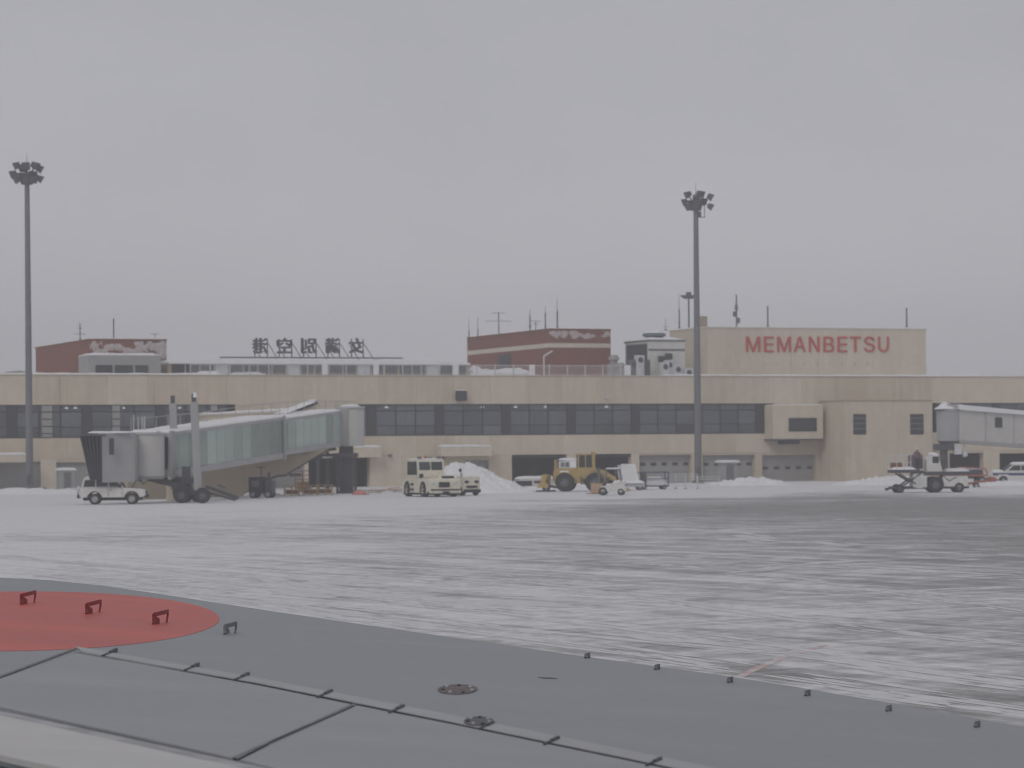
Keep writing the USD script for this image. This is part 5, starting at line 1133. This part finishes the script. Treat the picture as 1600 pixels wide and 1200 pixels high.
put(BC, "body", MB().ext(bp_, "y", -.9, .9), "white")
put(BC, "stripe", MB().box(-2.5, -1.98, -.915, -.903, .85, 1.08).box(-1.02, 1.1, -.915, -.903, .85, 1.08).box(-1.98, -1.02, -.915, -.903, .95, 1.08), "blue")
put(BC, "cabin", MB().ext([(-1.35, 1.26), (-.6, 1.85), (2.5, 1.88), (2.68, 1.26)], "y", -.8, .8), "white")
put(BC, "windscreen", MB().ext([(-1.36, 1.3), (-.66, 1.84), (-.7, 1.86), (-1.42, 1.31)], "y", -.7, .7), "pane_dark")
for (a, b, c_) in ((-1.0, .1, -.55), (.2, 1.3, .2), (1.4, 2.5, 1.4)): put(BC, "side_window", MB().ext([(a, 1.32), (c_, 1.76), (b, 1.76), (b, 1.32)], "y", -.82, -.803), "pane_dark")
put(BC, "roof_snow", snow_cap(-.6, 2.5, -.75, .75, 1.872, .22, 49, .2), "snow", True); put(BC, "hood_snow", snow_cap(-2.4, -1.35, -.8, .8, 1.17, .2, 50, .15), "snow", True)
put(BC, "bumper", MB().box(-2.78, -2.6, -.85, .85, .4, .65, .04), "black"); put(BC, "headlight", MB().box(-2.66, -2.58, -.8, -.5, .75, .92, .02), "frost")
for s in (-1, 1):
    for x_ in (-1.5, 1.6): wheel(BC, x_, s * .78, .37, .24, s)

# ------------------------------------------------------------------ small ground equipment
bg = gx(1022, 256)
CG = thing("cage_cart", "dark blue cage cart full of snowy bags before the first windowed garage door", "cart", (bg[0] - .1, 256, 0), math.radians(10))
fr = MB()
for x_ in (-1.25, 1.25):
    for y_ in (-.65, .65): fr.bar((x_, y_, .3), (x_, y_, 1.55), .09)
for z_ in (.32, .95, 1.52): fr.bar((-1.25, -.65, z_), (1.25, -.65, z_), .07).bar((-1.25, .65, z_), (1.25, .65, z_), .07).bar((-1.25, -.65, z_), (-1.25, .65, z_), .07).bar((1.25, -.65, z_), (1.25, .65, z_), .07)
put(CG, "cage", fr, "blue"); put(CG, "floor", MB().box(-1.25, 1.25, -.65, .65, .24, .32), "steel_dark"); put(CG, "end_cover", MB().box(-1.3, -.75, -.7, -.655, .4, 1.5), "steel_dark")
put(CG, "load", snow_cap(-.8, 1.1, -.58, .55, .33, 1.15, 53, .2), "snow_dirty", True)
for s in (-1, 1):
    for x_ in (-.9, .9): wheel(CG, x_, s * .6, .2, .12, s)
FB = thing("barrier_fence", "leftmost grey barrier fence panel, beside the cage cart", "fence", (*gx(1054, 258)[:2], 0), math.radians(10), None)
fr = MB()
for x_ in (-1.0, 1.0): fr.bar((x_, 0, 0), (x_, 0, 1.3), .06)
for z_ in (.2, .5, .8, 1.05, 1.28): fr.bar((-1.0, 0, z_), (1.0, 0, z_), .045)
put(FB, "frame", fr, "frost"); put(FB, "foot", MB().box(-1.1, -.9, -.3, .3, 0, .05).box(.9, 1.1, -.3, .3, 0, .05), "steel_dark")
copy(FB, "middle barrier fence panel, left of the floodlight mast's foot", (*gx(1073, 259)[:2], 0), math.radians(-14))
copy(FB, "barrier fence panel half sunk in snow right of the floodlight mast's foot", (*gx(1106, 262)[:2], -.25), math.radians(6))
sh = gx(1137, 282)
SH = thing("kiosk", "small grey kiosk with a snow-capped flat roof before the middle garage door", "kiosk", (sh[0], 282, 0), TH)
put(SH, "wall", MB().box(-.75, .75, -.6, .6, 0, 2.15, .03), "shutter"); put(SH, "roof", MB().box(-.98, .98, -.85, .85, 2.152, 2.3, .03), "frost"); put(SH, "snow_cap", snow_cap(-.95, .95, -.8, .8, 2.302, .14, 57, .15), "snow", True)
put(SH, "door", MB().box(-.4, .35, -.64, -.605, .05, 1.95), "steel")
b2 = gx(103, 272)
KB = thing("kiosk", "low grey cabinet with a thin line of snow on top, right of the left mast", "kiosk", (b2[0], 272, 0), TH)
put(KB, "wall", MB().box(-.75, .75, -.6, .6, 0, 2.0, .03), "shutter"); put(KB, "roof", MB().box(-.9, .9, -.7, .7, 2.002, 2.12, .02), "frost"); put(KB, "snow_cap", snow_cap(-.88, .88, -.68, .68, 2.122, .16, 58, .15), "snow", True)
put(KB, "door", MB().box(-.3, .35, -.64, -.605, .1, 1.85), "steel")
for (px, Y, lab, w_) in ((16, 268, "dark snow-topped hose reel lying left of the left floodlight mast", .9), (60, 271, "small dark bundle lying at the foot of the left floodlight mast", .7), (120, 268, "grey pipe bundle along the wall behind the white car", 1.3)):
    p = gx(px, Y); o = thing("equipment_bundle", lab, "bundle", (p[0], Y, 0), .3)
    m = MB()
    for k in range(4): m.bar((-w_, .12 * k - .2, .16 + .1 * (k % 2)), (w_, .12 * k - .1, .2 + .12 * (k % 3)), .16, sides=8)
    put(o, "pipes", m, "steel"); put(o, "snow_cap", snow_cap(-w_ * .8, w_ * .6, -.3, .3, .3, .14, px, .12), "snow_dirty", True)
# under the bridge: cabinet, dark generator, yellow racks, drum, cone
p = gx(271, 216)
UB = thing("utility_cabinet", "narrow beige cabinet behind the wheels of the left boarding bridge", "cabinet", (p[0], 216, 0), math.radians(5))
put(UB, "case", MB().box(-.5, .5, -.4, .4, 0, 2.0, .02), "beige"); put(UB, "door", MB().box(-.42, -.02, -.43, -.405, .1, 1.9), "beige3"); put(UB, "door", MB().box(.02, .42, -.43, -.405, .1, 1.9), "beige3")
p = gx(410, 226)
GN = thing("generator_cart", "dark generator cart under the stair stringer of the left boarding bridge", "cart", (p[0], 226, 0), math.radians(-10))
put(GN, "case", MB().box(-.95, .25, -.6, .6, .35, 1.65, .05), "bellows"); put(GN, "machine", MB().box(.3, .95, -.5, .5, .35, 1.4, .08).cone((.6, -.2, 1.4), (.6, -.2, 2.0), .12, .12, 10), "steel_dark")
put(GN, "panel", MB().box(-.7, -.1, -.64, -.605, .9, 1.4, .01), "steel"); put(GN, "handle", MB().bar((-.2, .4, 1.65), (-.2, .4, 2.5), .07).bar((-.6, .4, 2.4), (.2, .4, 2.4), .06), "steel_dark")
for s in (-1, 1):
    for x_ in (-.6, .6): wheel(GN, x_, s * .55, .3, .18, s)
YR = thing("pallet_rack", "yellowish pallet rack under the left boarding bridge, nearest the generator cart", "rack", (*gx(456, 236)[:2], 0), math.radians(8))
fr = MB()
for x_ in (-.6, 0, .6):
    for y_ in (-.4, .4): fr.bar((x_, y_, 0), (x_, y_, .85), .06)
for z_ in (.15, .5, .82): fr.bar((-.6, -.4, z_), (.6, -.4, z_), .05).bar((-.6, .4, z_), (.6, .4, z_), .05)
put(YR, "frame", fr, "yellow"); put(YR, "load", MB().box(-.5, .5, -.3, .3, .17, .45, .04), "brown")
copy(YR, "yellowish pallet rack between the two others under the left boarding bridge", (*gx(485, 238)[:2], 0), math.radians(-6))
copy(YR, "yellowish pallet rack close to the dark pedestal of the left boarding bridge", (*gx(508, 240)[:2], 0), math.radians(12))
p = gx(473, 244)
TR_ = thing("storage_trolley", "tall rusty cage trolley behind the pallet racks", "trolley", (p[0], 244, 0), 0.1)
fr = MB()
for x_ in (-.6, 0, .6):
    for y_ in (-.4, .4): fr.bar((x_, y_, .1), (x_, y_, 2.0), .06)
for z_ in np.linspace(.2, 1.98, 6): fr.bar((-.6, -.4, z_), (.6, -.4, z_), .05).bar((-.6, .4, z_), (.6, .4, z_), .05)
put(TR_, "cage", fr, "brown"); put(TR_, "load", MB().box(-.5, .5, -.3, .3, .25, 1.1, .05), "orange"); put(TR_, "castor", MB().box(-.6, -.45, -.35, .35, 0, .1).box(.45, .6, -.35, .35, 0, .1), "black")
p = gx(561, 238)
CN = thing("marker_bag", "faded pink-red marker bag lying on the snow beside the bridge pedestal", "bag", (p[0], 238, 0), .2)
put(CN, "bag", snow_cap(-.55, .55, -.4, .4, 0, .42, 61, .1), mat("pink_fabric", (.55, .22, .2), .8, .2, 3.0), True); put(CN, "strap", MB().bar((.3, -.38, .1), (.8, -.45, .05), .08), "red")
p = gx(608, 248)
JK = thing("ploughed_debris", "low scatter of dark slush lumps and poles along the wall left of the pushback tractor", "snow", (p[0], 248, 0), .12)
put(JK, "slush", trimesh.util.concatenate([mound(1.6, 1.0, .5, k, 16).apply_translation([(-2.2 + k * 1.05), .3 * (k % 2), 0]) for k in range(5)]), "snow_dirty", True)
put(JK, "poles", MB().bar((-2.6, -.3, .2), (2.4, -.2, .35), .09).bar((-1.8, .2, .1), (1.0, -.3, .5), .08), "orange")
# snow heaps
def heap(px, Y, w, dp, h, seed, label, peak=.35, rz=0, sharp=1.0):
    p = gx(px, Y); tag(put("/World", "snow_heap", mound(w, dp, h, seed, 110, peak, sharp).apply_transform(trimesh.transformations.rotation_matrix(rz, [0, 0, 1])).apply_translation([p[0], Y, 0]), "snow", True), label, "snow heap")
heap(750, 244, 9.5, 9, 2.9, 3, "big pointed heap of ploughed snow right of the pushback tractor", .28, .1)
heap(1165, 279, 9.5, 7, .85, 8, "low heap of snow round the grey kiosk before the garage doors", .62, TH)
heap(1395, 276, 13, 9, .9, 9, "low drift of snow along the foot of the beige stair block", .5, TH)
heap(905, 262, 22, 12, .55, 10, "long flat snow bank behind the wheel loader", .5, .15)
heap(30, 262, 24, 12, .55, 14, "flat snow bank at the foot of the left floodlight mast", .5, .1)
heap(220, 232, 9, 5, .6, 15, "small snow drift behind the white four-wheel-drive car", .5, 0)
heap(390, 240, 6, 5, .7, 16, "small snow drift at the foot of the stair wall", .5, 0)
heap(1560, 262, 16, 8, .45, 17, "flat snow bank in front of the right edge's white car", .5, .1)

# ------------------------------------------------------------------ the aircraft's own wing, seen from its cabin
WG = thing("aircraft_wing", "grey aircraft wing with a red disc and panel seams filling the foreground", "wing")
WA, WB_ = EYE - 1.49, -.075                          # wing plane: z = WA + WB_ * x
def wp(px, py, up=0.0):
    u, v = un(px, py)
    Y = (WA + up - EYE) / (v / FPX - WB_ * u / FPX)
    return np.array([u / FPX * Y, Y])
def wplate(poly, z0, z1, px=True):
    P_ = Polygon([wp(*q) for q in poly]) if px else poly
    if not P_.is_valid: P_ = P_.buffer(0)
    m = trimesh.creation.extrude_polygon(P_, z1 - z0, engine="earcut")
    m.vertices[:, 2] += z0 + WA + WB_ * m.vertices[:, 0]
    return m
def wing_paint(name, c, c2=None, rough=.5, spec=.22):
    return usdkit.material(stage, "/World/Looks/" + name, {
        "g": ("geometry", {}), "m": ("mapping", {"scale": (.35, 1.6, 1.0), "rotation": (0, 0, .6)}), "n": ("noise_texture", {"scale": 1.0, "detail": 5.0, "roughness": .6}),
        "n2": ("noise_texture", {"scale": 14.0, "detail": 4.0, "roughness": .7}), "m2": ("mapping", {"scale": (.5, 1.0, 1.0), "rotation": (0, 0, .3)}),
        "r": ("rgb_ramp", {"ramp": [(.25, tuple(np.array(c) * .82)), (.75, tuple(np.array(c2 or np.array(c) * 1.16)))]}),
        "rr": ("map_range", {"from_min": .3, "from_max": .7, "to_min": rough - .08, "to_max": rough + .12, "clamp": True}),
        "mx": ("mix_color", {"blend_type": "multiply", "fac": .18}),
        "b": ("bump", {"strength": .12, "distance": .01}),
        "p": ("principled_bsdf", {"specular_ior_level": spec})},
        [("g.position", "m.vector"), ("m.vector", "n.vector"), ("g.position", "m2.vector"), ("m2.vector", "n2.vector"), ("n.fac", "r.fac"), ("r.color", "mx.a"), ("n2.color", "mx.b"), ("mx.result", "p.base_color"),
         ("n.fac", "rr.value"), ("rr.result", "p.roughness"), ("n.fac", "b.height"), ("b.normal", "p.normal")], surface="p.BSDF")
wpaint = wing_paint("wing_grey", (.305, .322, .336)); wpaint2 = wing_paint("wing_panel_grey", (.34, .356, .37)); wlight = wing_paint("wing_strip", (.40, .41, .42))
wslat = wing_paint("wing_slat_metal", (.55, .545, .53), rough=.45); wred = wing_paint("wing_red", (.55, .085, .072), (.68, .20, .17))
edge = [(-420, 893), (-100, 898), (0, 902.5), (80, 906.5), (160, 915), (240, 926.5), (320, 939), (400, 951), (500, 966), (600, 980.5), (700, 995), (800, 1009), (900, 1024), (1000, 1037.5), (1100, 1051), (1200, 1066), (1300, 1083), (1400, 1100), (1500, 1118), (1600, 1136), (1800, 1175), (2100, 1240)]
near = [(2100, 1700), (1200, 1560), (600, 1322), (300, 1254), (0, 1189.5), (-120, 1162), (-420, 1095)]
skin = Polygon([wp(*q) for q in edge + near])
put(WG, "skin", wplate(skin, -.02, 0.0, False), wpaint)
put(WG, "box", wplate(skin.buffer(-.25), -.30, -.021, False), wpaint)
# seams: the raised strip, the panels ahead of it, the slat line and the slat
seamA = [(-300, 920), (118, 1012.5), (400, 1061), (700, 1119), (1033, 1186), (1400, 1262)]
seamB = [(-300, 934), (112, 1018), (400, 1069.5), (700, 1130), (1033, 1199), (1400, 1278)]
slat0 = [(-300, 1036), (0, 1110), (130, 1137), (250, 1163), (400, 1197), (700, 1270)]
slat1 = [(-300, 1049), (0, 1124), (130, 1153), (250, 1180), (400, 1213), (700, 1287)]
M["seam_grey"] = mat("seam_sealant", (.19, .195, .20), .7, .4, 6.0)
put(WG, "seam", wplate([(118, 1020.5), (400, 1069), (700, 1129), (1033, 1198), (1400, 1277), (1400, 1279.2), (1033, 1199.8), (700, 1130.6), (400, 1070.4), (116, 1021.6)], .009, .0105), "seam_grey")
put(WG, "seam", wplate([(-90, 1091), (60, 1035.5), (118, 1014), (119, 1015.5), (61, 1037.2), (-86, 1093.5)], .0085, .0095), "seam_grey")
put(WG, "seam", wplate([(362, 1187), (420, 1161), (420, 1163.4), (372, 1189)], .009, .0105), "seam_grey")
put(WG, "seam", wplate([(420, 1161), (552, 1102), (556, 1103), (420, 1162.6)], .009, .0105), "seam_grey")
wing_strip = put(WG, "spar_strip", wplate([(118, 1012.5)] + seamA[2:] + seamB[:1:-1] + [(130, 1021)], .001, .012), wlight)
put(WG, "skin_panel", wplate([(-86, 1091), (122, 1022), (400, 1072), (548, 1102.5), (364, 1187), (250, 1161), (130, 1135), (0, 1107)], .001, .008), wpaint2)
put(WG, "skin_panel", wplate([(558, 1105), (700, 1133), (1033, 1202), (1400, 1281), (700, 1268), (400, 1196), (376, 1190)], .001, .009), wpaint2)
put(WG, "slat_edge", wplate(slat0 + slat1[::-1], -.06, .004), "steel_dark")
f = lambda x_, o: (x_, 1111 + x_ * .2165 + o)
M["lip"] = mat("slat_lip_frosty", (.30, .305, .315), .6, .15, 1.5, .2, dirt=(.62, .62, .64))
put(WG, "slat_lip", wplate([f(-40, 1.5), f(430, 1.5), f(430, 14.0), f(-40, 14.0)], .0045, .0075), "lip")
put(WG, "leading_edge_seal", wplate([(-300, 1121), (0, 1191), (300, 1256), (300, 1275), (0, 1212), (-300, 1140)], -.05, -.015), "black")
put(WG, "slat", wplate([(-300, 1052), (0, 1127), (130, 1156), (250, 1183), (400, 1216), (600, 1262), (500, 1300), (300, 1255), (30, 1197), (0, 1190), (-300, 1120)], .001, .03), wslat)
# hinge catches along the strip
for (px, py) in ((172, 1023), (300, 1046), (378, 1061), (508, 1088), (620, 1112), (760, 1138), (862, 1162), (1022, 1195)):
    c, ex, ey_ = wp(px, py), wp(px + 10, py - 5) - wp(px, py), wp(px - 12, py + 5) - wp(px, py)
    m = MB(); z_ = WA + WB_ * c[0] + .012
    A3 = lambda p_, dz=0: np.array([p_[0], p_[1], WA + WB_ * p_[0] + .014 + dz])
    m.bar(A3(c + ey_), A3(c), .011, .012).bar(A3(c), A3(c + ex), .018, .02).bar(A3(c + ex), A3(c + ex + ey_ * .25), .02)
    put(WG, "hinge_catch", m, "steel_dark")
# red disc painted on the skin
ang = np.linspace(0, 2 * math.pi, 64, endpoint=False)
disc = [(62 + 281 * math.cos(a_), 971.5 + 46 * math.sin(a_) - (281 * math.cos(a_)) * .012) for a_ in ang]
disc = []
for a_ in ang:
    x_ = 20 + 323 * math.cos(a_); mid = 971 - .012 * (x_ - 20) ; disc.append((x_, mid + 46.5 * math.sin(a_)))
put(WG, "red_disc", wplate(disc, .001, .0025), wred)
wdark = wing_paint("wing_red_tab", (.26, .04, .045))
# vortex tabs standing on the skin
def tab(px, py, red=True, s=1.0, faint=False):
    w_ = 29 * s; h_ = .075 * s
    a, b = wp(px - w_ * .42, py + 4 * s), wp(px + w_ * .36, py - 1 * s); c_, d_ = wp(px - w_ * .38, py + 9 * s), wp(px + w_ * .32, py + 6 * s)
    A3 = lambda p_, dz: np.array([p_[0], p_[1], WA + WB_ * p_[0] + dz])
    m = MB().bar(A3(c_, .002), A3(c_ + (a - c_) * .1, h_), .02, .03).bar(A3(d_, .002), A3(d_ + (d_ - c_) * .12, h_), .012, .015).bar(A3(c_ + (d_ - c_) * .06, h_), A3(d_ + (d_ - c_) * .12, h_ * 1.15), .014, .03)
    m.add(trimesh.Trimesh(np.array([A3(c_, .003), A3(c_ * .55 + d_ * .45, .003), A3(c_ * .55 + d_ * .45, h_ * .5), A3(c_, h_), A3(c_ + [0, .02], .003), A3(c_ * .55 + d_ * .45 + [0, .02], .003), A3(c_ * .55 + d_ * .45 + [0, .02], h_ * .5), A3(c_ + [0, .02], h_)])).convex_hull)
    put(WG, "vortex_tab", m, wdark if red else "steel")
for (px, py) in ((44, 936), (146, 951), (251, 967)): tab(px, py)
tab(360, 984, False, .8)
for (px, py) in ((918, 1026), (1027, 1044), (1141, 1064), (1262, 1085), (1389, 1109), (1527, 1134)): tab(px, py, False, .27)
# round filler caps, weathered
for (px, py, rx, ry, mm) in ((715, 1078, 31, 7.5, "wing_cap_brown"), (748, 1131, 23, 7, "wing_cap_dark")):
    ell = [(px + rx * math.cos(a_), py + ry * math.sin(a_) - .02 * rx * math.cos(a_)) for a_ in ang]
    M[mm] = mat(mm, (.15, .125, .12) if "brown" in mm else (.12, .12, .125), .7, .5, 20.0)
    zc_ = .001 if px < 730 else .0125
    cp = put(WG, "filler_cap", wplate(ell, zc_, zc_ + .005), mm)
    for k in range(7):
        a_ = k * .9 + .3; put(cp, "screw", wplate([(px + rx * .75 * math.cos(a_) + 3.0 * math.cos(b_), py + ry * .75 * math.sin(a_) + 1.2 * math.sin(b_)) for b_ in np.linspace(0, 6.28, 8)[:-1]], zc_ + .005, zc_ + .01), "black" if k % 2 else wlight)
put(WG, "scrape_mark", wplate([(840, 1058.5), (862, 1059), (872, 1061), (850, 1060.5)], .001, .003), "steel_dark")

# ------------------------------------------------------------------ falling-snow haze
usdkit.material(stage, "/World/Looks/haze", {"v": ("principled_volume", {"color": (.93, .93, .96), "density": .00115, "anisotropy": .0})}, [], volume="v.volume")
hz_ = put("/World", "haze", MB().box(-720, 720, -130, 1020, -1, 46), UsdShade.Material.Get(stage, "/World/Looks/haze")); hz_.SetCustomDataByKey("kind", "stuff")
